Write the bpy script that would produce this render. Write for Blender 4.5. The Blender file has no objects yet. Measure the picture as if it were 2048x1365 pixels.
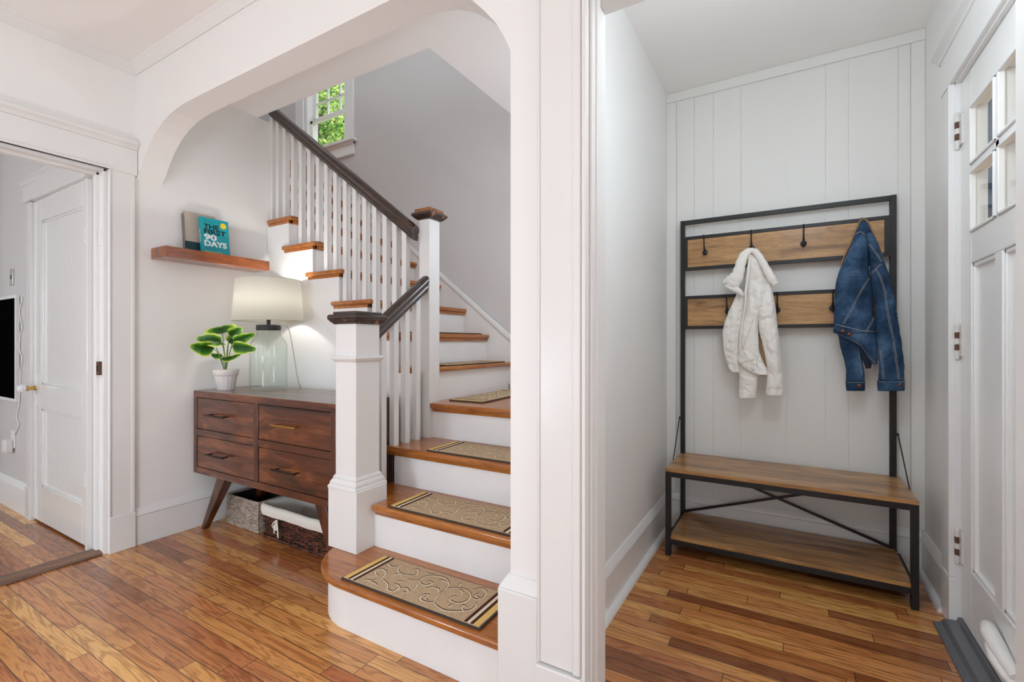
import bpy, bmesh, math, random
from math import sin, cos, pi, radians, sqrt, exp
from mathutils import Vector, Matrix, noise
random.seed(7)
SC = bpy.context.scene
COL = SC.collection

# ------------------------------------------------------------------ camera, world, lights, exposure
FPX, CXP, CYP, CAMZ = 947.0, 1024.0, 685.0, 1.1          # focal length and principal point in pixels of the 2048x1365 frame
YAW = math.atan2(558, 947)
cam_d = bpy.data.cameras.new('camera')
cam_d.sensor_width = 36.0
cam_d.lens = FPX / 2048 * 36.0
cam_d.shift_y = (CYP - 682.5) / 2048
cam_d.clip_start = 0.02
cam = bpy.data.objects.new('camera', cam_d)
COL.objects.link(cam)
cam.location = (0, 0, CAMZ)
cam.rotation_euler = (radians(90), 0, YAW)
SC.camera = cam
SC.view_settings.view_transform = 'Standard'
SC.view_settings.look = 'None'
SC.view_settings.exposure = 0.12
SC.view_settings.gamma = 1.0
SC.view_settings.use_curve_mapping = False
SC.cycles.use_denoising = True
SC.cycles.max_bounces = 12
SC.cycles.diffuse_bounces = 7
SC.cycles.transparent_max_bounces = 16
SC.cycles.sample_clamp_indirect = 6.0

world = bpy.data.worlds.new('world')
SC.world = world
world.use_nodes = True
wn = world.node_tree.nodes
wl = world.node_tree.links
bg = wn['Background']
sky = wn.new('ShaderNodeTexSky')
sky.sky_type = 'HOSEK_WILKIE'
sky.sun_direction = Vector((0.3, -0.6, 0.7)).normalized()
sky.turbidity = 6.0
mixw = wn.new('ShaderNodeMix'); mixw.data_type = 'RGBA'
mixw.inputs[0].default_value = 0.75
mixw.inputs[7].default_value = (0.93, 0.97, 1.0, 1)
wl.new(sky.outputs[0], mixw.inputs[6])
wl.new(mixw.outputs[2], bg.inputs[0])
bg.inputs[1].default_value = 1.6

def area(name, loc, rot, sx, sy, power, col=(1, 1, 1), spread=180):
    d = bpy.data.lights.new(name, 'AREA')
    d.shape = 'RECTANGLE'; d.size = sx; d.size_y = sy
    d.energy = power; d.color = col; d.spread = radians(spread)
    o = bpy.data.objects.new(name, d)
    COL.objects.link(o)
    o.location = loc; o.rotation_euler = [radians(a) for a in rot]
    return o
# daylight through the windows of the rooms (each stands just outside its window opening and shines in)
DAY = (0.76, 0.885, 1.0)
area('daylight_back_window', (-1.7, -3.75, 1.5), (90, 0, 0), 1.5, 1.6, 15, DAY)
area('daylight_back_window', (1.3, -3.75, 1.5), (90, 0, 0), 1.5, 1.6, 15, DAY)
area('daylight_side_window', (3.35, -1.3, 1.5), (90, 0, 90), 1.6, 1.6, 20, DAY)
area('daylight_left_room_window', (-4.4, -3.25, 1.55), (90, 0, 0), 1.5, 1.6, 60, DAY)
def lamp(name, loc, r, power, col=(1.0, 0.965, 0.92)):
    d = bpy.data.lights.new(name, 'POINT'); d.energy = power; d.shadow_soft_size = r; d.color = col
    o = bpy.data.objects.new(name, d); COL.objects.link(o); o.location = loc
    return o
lamp('vestibule_assumed_fill', (0.10, 1.50, 2.05), 0.16, 11.5, (0.80, 0.905, 1.0))  # assumed unseen lamp without a fixture, lowered to brighten the lower vestibule
lamp('living_room_assumed_fill', (-0.9, -0.9, 2.3), 0.16, 12, (0.80, 0.905, 1.0))  # assumed lamp behind the camera, no fixture built, added as room fill
lamp('landing_fill', (-1.10, 2.35, 1.75), 0.12, 8, (0.76, 0.885, 1.0))  # added fill point hidden by the column, brightens the hall ceiling
lamp('upstairs_fill', (-2.4, 1.5, 4.4), 0.16, 34, (0.84, 0.925, 1.0))  # added fill point out of view, lights the top of the stairwell
# unseen fill points added behind the camera for the stair hall and vestibule
lamp('living_room_low_fill', (-1.75, -0.55, 0.80), 0.2, 42, (0.72, 0.86, 1.0))
lamp('living_room_right_fill', (1.3, -1.5, 1.2), 0.2, 20, (0.76, 0.885, 1.0))
sun_d = bpy.data.lights.new('sun', 'SUN'); sun_d.energy = 7.0; sun_d.angle = radians(0.6); sun_d.color = (1, .96, .88)
sun_o = bpy.data.objects.new('sun', sun_d); COL.objects.link(sun_o)
sun_o.rotation_euler = Vector((0.12, -0.62, -0.77)).to_track_quat('-Z', 'Y').to_euler()

# ------------------------------------------------------------------ helpers
def cam_pt(u, v, D):
    """the place D metres in front of the camera plane that the photo shows at pixel u, v"""
    R = (u - CXP) / FPX * D
    return Vector((-sin(YAW) * D + cos(YAW) * R, cos(YAW) * D + sin(YAW) * R, CAMZ - (v - CYP) / FPX * D))

def on_y(u, v, y):
    a = (u - CXP) / FPX; b = -(v - CYP) / FPX
    dx = -sin(YAW) + a * cos(YAW); dy = cos(YAW) + a * sin(YAW)
    t = y / dy
    return Vector((dx * t, y, CAMZ + b * t))

class MB:
    """collects shapes (world coordinates) for ONE mesh object"""
    def __init__(s):
        s.v = []; s.f = []; s.m = []
    def add(s, vs, fs, m=0):
        n = len(s.v)
        s.v += [tuple(p) for p in vs]
        s.f += [tuple(i + n for i in f) for f in fs]
        s.m += [m] * len(fs)
        return s
    def box(s, x0, x1, y0, y1, z0, z1, m=0):
        if x0 > x1: x0, x1 = x1, x0
        if y0 > y1: y0, y1 = y1, y0
        if z0 > z1: z0, z1 = z1, z0
        v = [(x0, y0, z0), (x1, y0, z0), (x1, y1, z0), (x0, y1, z0), (x0, y0, z1), (x1, y0, z1), (x1, y1, z1), (x0, y1, z1)]
        return s.add(v, [(0, 3, 2, 1), (4, 5, 6, 7), (0, 1, 5, 4), (1, 2, 6, 5), (2, 3, 7, 6), (3, 0, 4, 7)], m)
    def prism(s, poly, axis, a, b, m=0):
        """poly: 2-D points; axis 'x' -> (y,z), 'y' -> (x,z), 'z' -> (x,y); extruded from a to b"""
        def P(p, t):
            return {'x': (t, p[0], p[1]), 'y': (p[0], t, p[1]), 'z': (p[0], p[1], t)}[axis]
        n = len(poly)
        A = sum(poly[i][0] * poly[(i + 1) % n][1] - poly[(i + 1) % n][0] * poly[i][1] for i in range(n))
        if A < 0: poly = poly[::-1]
        if axis == 'y': poly = poly[::-1]
        if a > b: a, b = b, a
        v = [P(p, a) for p in poly] + [P(p, b) for p in poly]
        f = [tuple(range(n))[::-1], tuple(range(n, 2 * n))] + [(i, (i + 1) % n, n + (i + 1) % n, n + i) for i in range(n)]
        return s.add(v, f, m)
    def hexa(s, bot, top, m=0):
        """eight corners: four of the bottom (counter-clockwise from above) and four of the top"""
        return s.add(list(bot) + list(top), [(0, 3, 2, 1), (4, 5, 6, 7), (0, 1, 5, 4), (1, 2, 6, 5), (2, 3, 7, 6), (3, 0, 4, 7)], m)
    def bar(s, p, q, w, h, m=0, up=(0, 0, 1)):
        p = Vector(p); q = Vector(q); d = (q - p).normalized()
        side = d.cross(Vector(up))
        if side.length < 1e-4: side = d.cross(Vector((0, 1, 0)))
        side.normalize(); u = side.cross(d).normalized()
        c = []
        for e in (p, q):
            for a, b in ((-1, -1), (1, -1), (1, 1), (-1, 1)):
                c.append(e + side * a * w / 2 + u * b * h / 2)
        return s.add(c, [(0, 1, 2, 3), (7, 6, 5, 4), (0, 4, 5, 1), (1, 5, 6, 2), (2, 6, 7, 3), (3, 7, 4, 0)], m)
    def tube(s, pts, r, n=8, m=0, closed=False, flat=None):
        pts = [Vector(p) for p in pts]; k = len(pts)
        rs = r if isinstance(r, (list, tuple)) else [r] * k
        rings = []; ref = None
        for i, p in enumerate(pts):
            if closed: t = pts[(i + 1) % k] - pts[i - 1]
            else: t = pts[min(i + 1, k - 1)] - pts[max(i - 1, 0)]
            if t.length < 1e-9: t = Vector((0, 0, 1))
            t.normalize()
            if ref is None:
                ref = Vector((0, 0, 1)) if abs(t.z) < 0.9 else Vector((1, 0, 0))
            x = ref - t * ref.dot(t)
            if x.length < 1e-5: x = t.orthogonal()
            x.normalize(); y = t.cross(x); ref = x
            rings.append([p + (x * cos(2 * pi * j / n) + y * sin(2 * pi * j / n) * (flat or 1)) * rs[i] for j in range(n)])
        v = [q for R in rings for q in R]; f = []
        L = k if closed else k - 1
        for i in range(L):
            a = i * n; b = ((i + 1) % k) * n
            for j in range(n):
                f.append((a + j, a + (j + 1) % n, b + (j + 1) % n, b + j))
        if not closed:
            f.append(tuple(range(n))[::-1]); f.append(tuple((k - 1) * n + j for j in range(n)))
        return s.add(v, f, m)
    def lathe(s, prof, c, n=32, m=0, sq=None):
        """prof: (radius, z) from bottom to top about the upright axis through c; sq scales radius by angle"""
        v = []; f = []
        for r, z in prof:
            for j in range(n):
                a = 2 * pi * j / n
                k = sq(a) if sq else 1
                v.append((c[0] + r * k * cos(a), c[1] + r * k * sin(a), c[2] + z))
        for i in range(len(prof) - 1):
            for j in range(n):
                a = i * n; b = a + n
                f.append((a + j, a + (j + 1) % n, b + (j + 1) % n, b + j))
        if prof[0][0] > 1e-5: f.append(tuple(range(n))[::-1])
        if prof[-1][0] > 1e-5: f.append(tuple((len(prof) - 1) * n + j for j in range(n)))
        return s.add(v, f, m)
    def frustum(s, x0, x1, y0, y1, z0, X0, X1, Y0, Y1, z1, m=0):
        return s.hexa([(x0, y0, z0), (x1, y0, z0), (x1, y1, z0), (x0, y1, z0)], [(X0, Y0, z1), (X1, Y0, z1), (X1, Y1, z1), (X0, Y1, z1)], m)
    def ringmould(s, x0, x1, y0, y1, prof, m=0):
        """a square moulding round a post: prof = (out, z) from bottom to top"""
        for (o0, z0), (o1, z1) in zip(prof, prof[1:]):
            if abs(z1 - z0) < 1e-6: continue
            s.frustum(x0 - o0, x1 + o0, y0 - o0, y1 + o0, z0, x0 - o1, x1 + o1, y0 - o1, y1 + o1, z1, m)
        return s
    def mould(s, prof, axis, a, b, base, sx=1, sz=1, m=0):
        """a run of moulding: prof = (out, up) pairs closed against the wall; base = (wall coordinate, z)"""
        poly = [(base[0] + sx * o, base[1] + sz * u) for o, u in prof]
        return s.prism(poly, 'x' if axis == 'x' else 'y', a, b, m)
    def build(s, name, mats, parent=None, bevel=0, smooth=True, angle=35, props=None, seg=2):
        if not isinstance(mats, (list, tuple)): mats = [mats]
        root = Vector((0, 0, 0))
        q = parent
        while q is not None:
            root = root + q.location; q = q.parent
        me = bpy.data.meshes.new(name)
        me.from_pydata([tuple(Vector(p) - root) for p in s.v], [], s.f)
        for mt in mats: me.materials.append(mt)
        if len(mats) > 1: me.polygons.foreach_set('material_index', s.m)
        if smooth:
            me.shade_smooth(); me.set_sharp_from_angle(angle=radians(angle))
        me.validate()
        me.update()
        o = bpy.data.objects.new(name, me)
        COL.objects.link(o)
        if parent is not None: o.parent = parent
        if bevel:
            b = o.modifiers.new('bevel', 'BEVEL'); b.width = bevel; b.segments = seg
            b.limit_method = 'ANGLE'; b.angle_limit = radians(40); b.harden_normals = False
        if props:
            for k, val in props.items(): o[k] = val
        return o

def thing(name, label, cat, loc, group=None):
    o = bpy.data.objects.new(name, None)
    COL.objects.link(o); o.location = loc
    o.empty_display_size = 0.05
    o['label'] = label; o['category'] = cat
    if group: o['group'] = group
    return o
def tagged(label, cat, group=None):
    d = {'label': label, 'category': cat}
    if group: d['group'] = group
    return d
ST = {'kind': 'structure'}

# ------------------------------------------------------------------ materials
def hexc(r, g, b):
    f = lambda c: (c / 255 / 12.92) if c / 255 <= 0.04045 else ((c / 255 + 0.055) / 1.055) ** 2.4
    return (f(r), f(g), f(b), 1)

def base_mat(name):
    m = bpy.data.materials.new(name); m.use_nodes = True
    nt = m.node_tree
    return m, nt, nt.nodes['Principled BSDF'], nt.nodes, nt.links

def plain(name, col, rough=0.5, metal=0.0, coat=0.0, bump=0.0, bscale=60, var=0.0, vscale=8, spec=0.5, sheen=0):
    m, nt, p, n, l = base_mat(name)
    p.inputs['Base Color'].default_value = col
    p.inputs['Roughness'].default_value = rough
    p.inputs['Metallic'].default_value = metal
    p.inputs['Coat Weight'].default_value = coat
    p.inputs['Specular IOR Level'].default_value = spec
    if sheen: p.inputs['Sheen Weight'].default_value = sheen
    tc = n.new('ShaderNodeTexCoord')
    if bump:
        t = n.new('ShaderNodeTexNoise'); t.inputs['Scale'].default_value = bscale; t.inputs['Detail'].default_value = 4
        l.new(tc.outputs['Object'], t.inputs['Vector'])
        b = n.new('ShaderNodeBump'); b.inputs['Strength'].default_value = bump; b.inputs['Distance'].default_value = 0.004
        l.new(t.outputs[0], b.inputs['Height']); l.new(b.outputs[0], p.inputs['Normal'])
    if var:
        t = n.new('ShaderNodeTexNoise'); t.inputs['Scale'].default_value = vscale; t.inputs['Detail'].default_value = 6
        l.new(tc.outputs['Object'], t.inputs['Vector'])
        mx = n.new('ShaderNodeMix'); mx.data_type = 'RGBA'; mx.blend_type = 'MULTIPLY'
        r = n.new('ShaderNodeValToRGB')
        r.color_ramp.elements[0].position = 0.3; r.color_ramp.elements[1].position = 0.7
        r.color_ramp.elements[0].color = (1 - var, 1 - var, 1 - var, 1)
        l.new(t.outputs[0], r.inputs[0]); l.new(r.outputs[0], mx.inputs[7])
        mx.inputs[0].default_value = 1; mx.inputs[6].default_value = col
        l.new(mx.outputs[2], p.inputs['Base Color'])
    return m

def wood(name, dark, mid, light, axis='x', scale=1.0, rough=0.35, coat=0.2, stretch=14, knots=0.0, bump=0.15, wear=None):
    """long grain along axis; streaks from stretched noise, fine pores from a second one"""
    m, nt, p, n, l = base_mat(name)
    tc = n.new('ShaderNodeTexCoord')
    mp = n.new('ShaderNodeMapping')
    sc = {'x': (1, stretch, stretch), 'y': (stretch, 1, stretch), 'z': (stretch, stretch, 1)}[axis]
    mp.inputs['Scale'].default_value = [c * scale for c in sc]
    l.new(tc.outputs['Object'], mp.inputs['Vector'])
    warp = n.new('ShaderNodeTexNoise'); warp.inputs['Scale'].default_value = 2.2; warp.inputs['Detail'].default_value = 2
    l.new(tc.outputs['Object'], warp.inputs['Vector'])
    va = n.new('ShaderNodeVectorMath'); va.operation = 'MULTIPLY_ADD'
    va.inputs[1].default_value = (1.2, 1.2, 1.2)
    l.new(warp.outputs['Color'], va.inputs[0]); l.new(mp.outputs[0], va.inputs[2])
    g = n.new('ShaderNodeTexNoise'); g.inputs['Scale'].default_value = 1.6; g.inputs['Detail'].default_value = 8; g.inputs['Roughness'].default_value = 0.62
    g.inputs['Distortion'].default_value = 0.6
    l.new(va.outputs[0], g.inputs['Vector'])
    r = n.new('ShaderNodeValToRGB'); e = r.color_ramp.elements
    e[0].position = 0.30; e[0].color = dark; e[1].position = 0.72; e[1].color = light
    k = e.new(0.5); k.color = mid
    l.new(g.outputs[0], r.inputs[0])
    mp2 = n.new('ShaderNodeMapping')
    mp2.inputs['Scale'].default_value = [c * scale * 5 for c in sc]
    l.new(tc.outputs['Object'], mp2.inputs['Vector'])
    f = n.new('ShaderNodeTexNoise'); f.inputs['Scale'].default_value = 3; f.inputs['Detail'].default_value = 4
    l.new(mp2.outputs[0], f.inputs['Vector'])
    r2 = n.new('ShaderNodeValToRGB'); r2.color_ramp.elements[0].position = 0.35; r2.color_ramp.elements[0].color = (0.62, 0.58, 0.55, 1); r2.color_ramp.elements[1].position = 0.55
    l.new(f.outputs[0], r2.inputs[0])
    mx = n.new('ShaderNodeMix'); mx.data_type = 'RGBA'; mx.blend_type = 'MULTIPLY'; mx.inputs[0].default_value = 0.65
    l.new(r.outputs[0], mx.inputs[6]); l.new(r2.outputs[0], mx.inputs[7])
    out = mx.outputs[2]
    if knots:
        vo = n.new('ShaderNodeTexVoronoi'); vo.inputs['Scale'].default_value = knots
        mk = n.new('ShaderNodeMapping'); mk.inputs['Scale'].default_value = {'x': (0.5, 1, 1), 'y': (1, 0.5, 1), 'z': (1, 1, 0.5)}[axis]
        l.new(tc.outputs['Object'], mk.inputs['Vector']); l.new(mk.outputs[0], vo.inputs['Vector'])
        rk = n.new('ShaderNodeValToRGB'); rk.color_ramp.elements[0].position = 0.02; rk.color_ramp.elements[0].color = (0.35, 0.28, 0.22, 1); rk.color_ramp.elements[1].position = 0.16
        l.new(vo.outputs['Distance'], rk.inputs[0])
        m2 = n.new('ShaderNodeMix'); m2.data_type = 'RGBA'; m2.blend_type = 'MULTIPLY'; m2.inputs[0].default_value = 0.8
        l.new(out, m2.inputs[6]); l.new(rk.outputs[0], m2.inputs[7]); out = m2.outputs[2]
    if wear:
        w = n.new('ShaderNodeTexNoise'); w.inputs['Scale'].default_value = 26; w.inputs['Detail'].default_value = 7
        l.new(tc.outputs['Object'], w.inputs['Vector'])
        rw = n.new('ShaderNodeValToRGB'); rw.color_ramp.elements[0].position = 0.62; rw.color_ramp.elements[0].color = (0, 0, 0, 1); rw.color_ramp.elements[1].position = 0.70
        l.new(w.outputs[0], rw.inputs[0])
        m3 = n.new('ShaderNodeMix'); m3.data_type = 'RGBA'
        l.new(rw.outputs[0], m3.inputs[0]); l.new(out, m3.inputs[6]); m3.inputs[7].default_value = wear; out = m3.outputs[2]
    l.new(out, p.inputs['Base Color'])
    p.inputs['Roughness'].default_value = rough
    p.inputs['Coat Weight'].default_value = coat; p.inputs['Coat Roughness'].default_value = 0.12
    b = n.new('ShaderNodeBump'); b.inputs['Strength'].default_value = bump; b.inputs['Distance'].default_value = 0.002
    l.new(f.outputs[0], b.inputs['Height']); l.new(b.outputs[0], p.inputs['Normal'])
    return m

def plank_floor(name, width, ramp, seam=0.0015):
    """strip boards along x: random joints, board tones, cathedral grain, dark seams and nail heads"""
    m, nt, p, n, l = base_mat(name)
    tc = n.new('ShaderNodeTexCoord'); sp = n.new('ShaderNodeSeparateXYZ')
    l.new(tc.outputs['Object'], sp.inputs[0])
    def M(op, a, b=None, c=None):
        q = n.new('ShaderNodeMath'); q.operation = op
        for i, val in enumerate((a, b, c)):
            if val is None: continue
            if isinstance(val, (int, float)): q.inputs[i].default_value = val
            else: l.new(val, q.inputs[i])
        return q.outputs[0]
    yv = M('DIVIDE', sp.outputs[1], width)
    row = M('FLOOR', yv); fy = M('FRACT', yv)
    wn1 = n.new('ShaderNodeTexWhiteNoise'); wn1.noise_dimensions = '1D'; l.new(row, wn1.inputs['W'])
    off = M('MULTIPLY', wn1.outputs['Value'], 3.7)
    ln = M('MULTIPLY_ADD', wn1.outputs['Value'], 0.35, 0.62)
    xs = M('DIVIDE', M('ADD', sp.outputs[0], off), ln)
    cl = M('FLOOR', xs); fx = M('FRACT', xs)
    cb = n.new('ShaderNodeCombineXYZ'); l.new(row, cb.inputs[0]); l.new(cl, cb.inputs[1])
    wn2 = n.new('ShaderNodeTexWhiteNoise'); wn2.noise_dimensions = '3D'; l.new(cb.outputs[0], wn2.inputs['Vector'])
    r = n.new('ShaderNodeValToRGB'); e = r.color_ramp.elements
    e[0].position = 0; e[0].color = ramp[0]; e[1].position = 1; e[1].color = ramp[-1]
    for i, cc in enumerate(ramp[1:-1]):
        q = e.new((i + 1) / (len(ramp) - 1)); q.color = cc
    l.new(wn2.outputs['Value'], r.inputs[0])
    # grain, offset board by board
    gv = n.new('ShaderNodeCombineXYZ')
    l.new(M('MULTIPLY_ADD', wn2.outputs['Value'], 57.0, M('MULTIPLY', sp.outputs[0], 1.5)), gv.inputs[0])
    l.new(M('MULTIPLY_ADD', sp.outputs[1], 17.0, M('MULTIPLY', wn2.outputs['Value'], 31.0)), gv.inputs[1])
    g = n.new('ShaderNodeTexNoise'); g.inputs['Scale'].default_value = 1.3; g.inputs['Detail'].default_value = 3; g.inputs['Distortion'].default_value = 0.7
    l.new(gv.outputs[0], g.inputs['Vector'])
    rings = M('SINE', M('MULTIPLY', g.outputs[0], 46.0))
    rg = n.new('ShaderNodeValToRGB'); rg.color_ramp.elements[0].position = 0.0; rg.color_ramp.elements[0].color = (0.60, 0.50, 0.42, 1); rg.color_ramp.elements[1].position = 0.55; rg.color_ramp.elements[1].color = (1, 1, 1, 1)
    l.new(M('MULTIPLY_ADD', rings, 0.5, 0.5), rg.inputs[0])
    mx = n.new('ShaderNodeMix'); mx.data_type = 'RGBA'; mx.blend_type = 'MULTIPLY'; mx.inputs[0].default_value = 0.85
    l.new(r.outputs[0], mx.inputs[6]); l.new(rg.outputs[0], mx.inputs[7])
    pv = n.new('ShaderNodeCombineXYZ'); l.new(M('MULTIPLY', sp.outputs[0], 9.0), pv.inputs[0]); l.new(M('MULTIPLY', sp.outputs[1], 260.0), pv.inputs[1])
    pn = n.new('ShaderNodeTexNoise'); pn.inputs['Scale'].default_value = 1.0; pn.inputs['Detail'].default_value = 4
    l.new(pv.outputs[0], pn.inputs['Vector'])
    rp = n.new('ShaderNodeValToRGB'); rp.color_ramp.elements[0].position = 0.34; rp.color_ramp.elements[0].color = (0.6, 0.52, 0.45, 1); rp.color_ramp.elements[1].position = 0.5
    l.new(pn.outputs[0], rp.inputs[0])
    m2 = n.new('ShaderNodeMix'); m2.data_type = 'RGBA'; m2.blend_type = 'MULTIPLY'; m2.inputs[0].default_value = 0.6
    l.new(mx.outputs[2], m2.inputs[6]); l.new(rp.outputs[0], m2.inputs[7])
    # broad stains
    bn = n.new('ShaderNodeTexNoise'); bn.inputs['Scale'].default_value = 1.7; bn.inputs['Detail'].default_value = 4
    l.new(tc.outputs['Object'], bn.inputs['Vector'])
    rb = n.new('ShaderNodeValToRGB'); rb.color_ramp.elements[0].position = 0.3; rb.color_ramp.elements[0].color = (0.86, 0.82, 0.8, 1); rb.color_ramp.elements[1].position = 0.62
    l.new(bn.outputs[0], rb.inputs[0])
    m4 = n.new('ShaderNodeMix'); m4.data_type = 'RGBA'; m4.blend_type = 'MULTIPLY'; m4.inputs[0].default_value = 1
    l.new(m2.outputs[2], m4.inputs[6]); l.new(rb.outputs[0], m4.inputs[7])
    # seams
    dy = M('MULTIPLY', M('MINIMUM', fy, M('SUBTRACT', 1.0, fy)), width)
    dx = M('MULTIPLY', M('MINIMUM', fx, M('SUBTRACT', 1.0, fx)), ln)
    sm = M('LESS_THAN', M('MINIMUM', dy, dx), seam)
    m3 = n.new('ShaderNodeMix'); m3.data_type = 'RGBA'
    l.new(M('MULTIPLY', sm, 0.82), m3.inputs[0]); l.new(m4.outputs[2], m3.inputs[6]); m3.inputs[7].default_value = (0.035, 0.018, 0.01, 1)
    l.new(m3.outputs[2], p.inputs['Base Color'])
    rr = M('MULTIPLY_ADD', bn.outputs[0], 0.18, 0.16)
    l.new(rr, p.inputs['Roughness'])
    p.inputs['Coat Weight'].default_value = 0.35; p.inputs['Coat Roughness'].default_value = 0.14
    wv = n.new('ShaderNodeTexNoise'); wv.inputs['Scale'].default_value = 6; l.new(tc.outputs['Object'], wv.inputs['Vector'])
    hh = M('SUBTRACT', M('MULTIPLY', wv.outputs[0], 0.35), M('MULTIPLY', sm, 1.0))
    b = n.new('ShaderNodeBump'); b.inputs['Strength'].default_value = 0.3; b.inputs['Distance'].default_value = 0.002
    l.new(hh, b.inputs['Height']); l.new(b.outputs[0], p.inputs['Normal']); l.new(b.outputs[0], p.inputs['Coat Normal'])
    return m

M_wall = plain('wall_paint', hexc(236, 235, 233), 0.55, bump=0.05, bscale=25)
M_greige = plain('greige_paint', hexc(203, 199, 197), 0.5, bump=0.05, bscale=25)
M_panel = plain('panel_paint', hexc(228, 227, 223), 0.45, bump=0.04, bscale=30)
M_trim = plain('trim_gloss_paint', hexc(230, 229, 227), 0.3, bump=0.12, bscale=18)
M_ceil = plain('ceiling_paint', hexc(244, 243, 241), 0.7)
M_door = plain('door_gloss_paint', hexc(228, 227, 224), 0.16, bump=0.35, bscale=38, coat=0.6)
M_riser = plain('riser_paint', hexc(238, 237, 236), 0.4, bump=0.15, bscale=30, var=0.06, vscale=5)
M_floor = plank_floor('oak_strip_floor', 0.057, [hexc(140, 80, 42), hexc(198, 130, 72), hexc(220, 158, 88), hexc(180, 108, 66), hexc(236, 180, 104), hexc(204, 128, 78)])
M_thresh = wood('worn_oak', hexc(88, 66, 52), hexc(128, 98, 80), hexc(160, 128, 104), 'y', 2.0, 0.6, 0.0)
M_tread = wood('honey_tread', hexc(140, 74, 22), hexc(176, 104, 38), hexc(198, 130, 58), 'x', 1.6, 0.28, 0.5)
M_treadY = wood('honey_tread_cross', hexc(140, 74, 22), hexc(176, 104, 38), hexc(198, 130, 58), 'y', 1.6, 0.28, 0.5)
M_rail = wood('dark_rail', hexc(30, 17, 12), hexc(52, 31, 22), hexc(84, 48, 30), 'x', 1.5, 0.28, 0.6)
M_railY = wood('dark_rail_cross', hexc(30, 17, 12), hexc(52, 31, 22), hexc(84, 48, 30), 'y', 1.5, 0.28, 0.6)
M_cap = wood('worn_newel_cap', hexc(34, 20, 15), hexc(54, 34, 24), hexc(78, 50, 34), 'x', 2.0, 0.35, 0.4, wear=hexc(190, 120, 50))
M_capworn = wood('worn_cap_top', hexc(90, 52, 22), hexc(150, 92, 42), hexc(184, 122, 60), 'x', 2.0, 0.35, 0.4)
M_walnut = wood('dresser_walnut', hexc(34, 17, 11), hexc(96, 50, 27), hexc(158, 92, 50), 'x', 0.8, 0.28, 0.45, stretch=13, knots=2.6)
M_walnutZ = wood('dresser_walnut_upright', hexc(42, 20, 13), hexc(84, 44, 26), hexc(122, 66, 38), 'z', 0.9, 0.32, 0.4, stretch=9)
M_shelf = wood('mahogany', hexc(92, 44, 18), hexc(136, 70, 28), hexc(172, 96, 42), 'y', 0.8, 0.25, 0.5, stretch=8)
M_rustic = wood('rustic_board', hexc(118, 84, 50), hexc(180, 136, 86), hexc(208, 166, 112), 'x', 1.3, 0.42, 0.1, stretch=11, knots=2.0)
M_black = plain('black_metal', hexc(34, 32, 32), 0.45, 0.2, bump=0.1, bscale=220)
M_bronze = plain('bronze', hexc(62, 52, 46), 0.35, 0.8)
M_brass = plain('brass', hexc(206, 164, 84), 0.25, 1.0)
M_iron = plain('painted_hinge', hexc(214, 210, 206), 0.4, bump=0.5, bscale=90)
M_rust = plain('rusty_hinge_gap', hexc(92, 62, 46), 0.7)
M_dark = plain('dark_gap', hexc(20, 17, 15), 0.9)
# ------------------------------------------------------------------ the room shell
XL = -3.065          # left wall face
CH = 2.60            # ceiling height
W = lambda b, name, mt, **k: b.build(name, mt, props=ST, smooth=False, **k)
b = MB(); b.box(-6.0, 3.4, -3.7, 3.1, -0.12, 0.0); W(b, 'floor', M_floor)
# ceilings: main room with the hall behind the arch (stairwell left open), vestibule, left room
b = MB()
b.box(XL, 3.4, -3.7, 1.20, CH, 2.80)
b.box(XL, -0.65, 1.20, 1.86, CH, 2.80)
b.box(-1.585, -0.65, 1.86, 2.955, CH, 2.80)
b.box(-0.65, 0.67, 1.20, 3.07, CH, 2.80)
b.box(-6.0, XL, -3.7, 1.86, CH, 2.80)
W(b, 'ceiling', M_ceil)
# left wall with the doorway (y .22 .. 1.05, 2.0 high)
b = MB()
b.box(-3.185, XL, -3.7, 0.22, 0, CH); b.box(-3.185, XL, 0.22, 1.05, 2.0, CH); b.box(-3.185, XL, 1.05, 1.95, 0, CH)
W(b, 'wall_left', M_wall)
# arch wall: polygon with the arched opening, then the vestibule opening
arch = [(XL, 1.985), (-3.024, 2.02), (-2.97, 2.085), (-2.91, 2.145), (-2.84, 2.195), (-2.76, 2.232), (-2.67, 2.256), (-2.56, 2.268), (-2.4, 2.27),
        (-1.15, 2.268), (-1.06, 2.258), (-0.97, 2.232), (-0.90, 2.196), (-0.84, 2.146), (-0.79, 2.092), (-0.75, 2.042), (-0.72, 1.99), (-0.70, 1.945)]
b = MB()
for (xa, za), (xb_, zb_) in zip(arch, arch[1:]):          # wall above the arch in strips
    b.prism([(xa, za), (xb_, zb_), (xb_, CH), (xa, CH)], 'y', 1.18, 1.30)
b.box(-0.70, -0.46, 1.18, 1.30, 0, CH)
b.box(-0.46, 0.382, 1.18, 1.30, 2.04, CH)
b.box(0.382, 3.4, 1.18, 1.30, 0, CH)
bm_ = b.build('wall_arch', M_wall, props=ST, smooth=True, angle=25)
b = MB(); b.box(-0.72, -0.65, 1.30, 2.955, 0, CH); W(b, 'wall_vestibule_left', M_wall)
# vestibule back wall of painted boards with fine joints
b = MB(); xs = [-0.65, -0.593, -0.492, -0.387, -0.243, -0.021, 0.155, 0.253, 0.451, 0.499, 0.553]
for a, c in zip(xs, xs[1:]):
    b.box(a + 0.0007, c - 0.0007, 2.955, 2.975, 0, CH)
b.box(-0.65, 0.67, 2.9585, 3.07, 0, CH)
W(b, 'wall_vestibule_back', M_panel)
b = MB(); b.box(-0.65, 0.553, 2.943, 2.955, 2.545, CH); b.box(-0.65, -0.594, 2.946, 2.955, 0.2, 2.545); b.box(0.499, 0.553, 2.946, 2.955, 0.2, 2.545)
b.build('trim_1', M_panel, props=ST, bevel=0.003)
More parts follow.
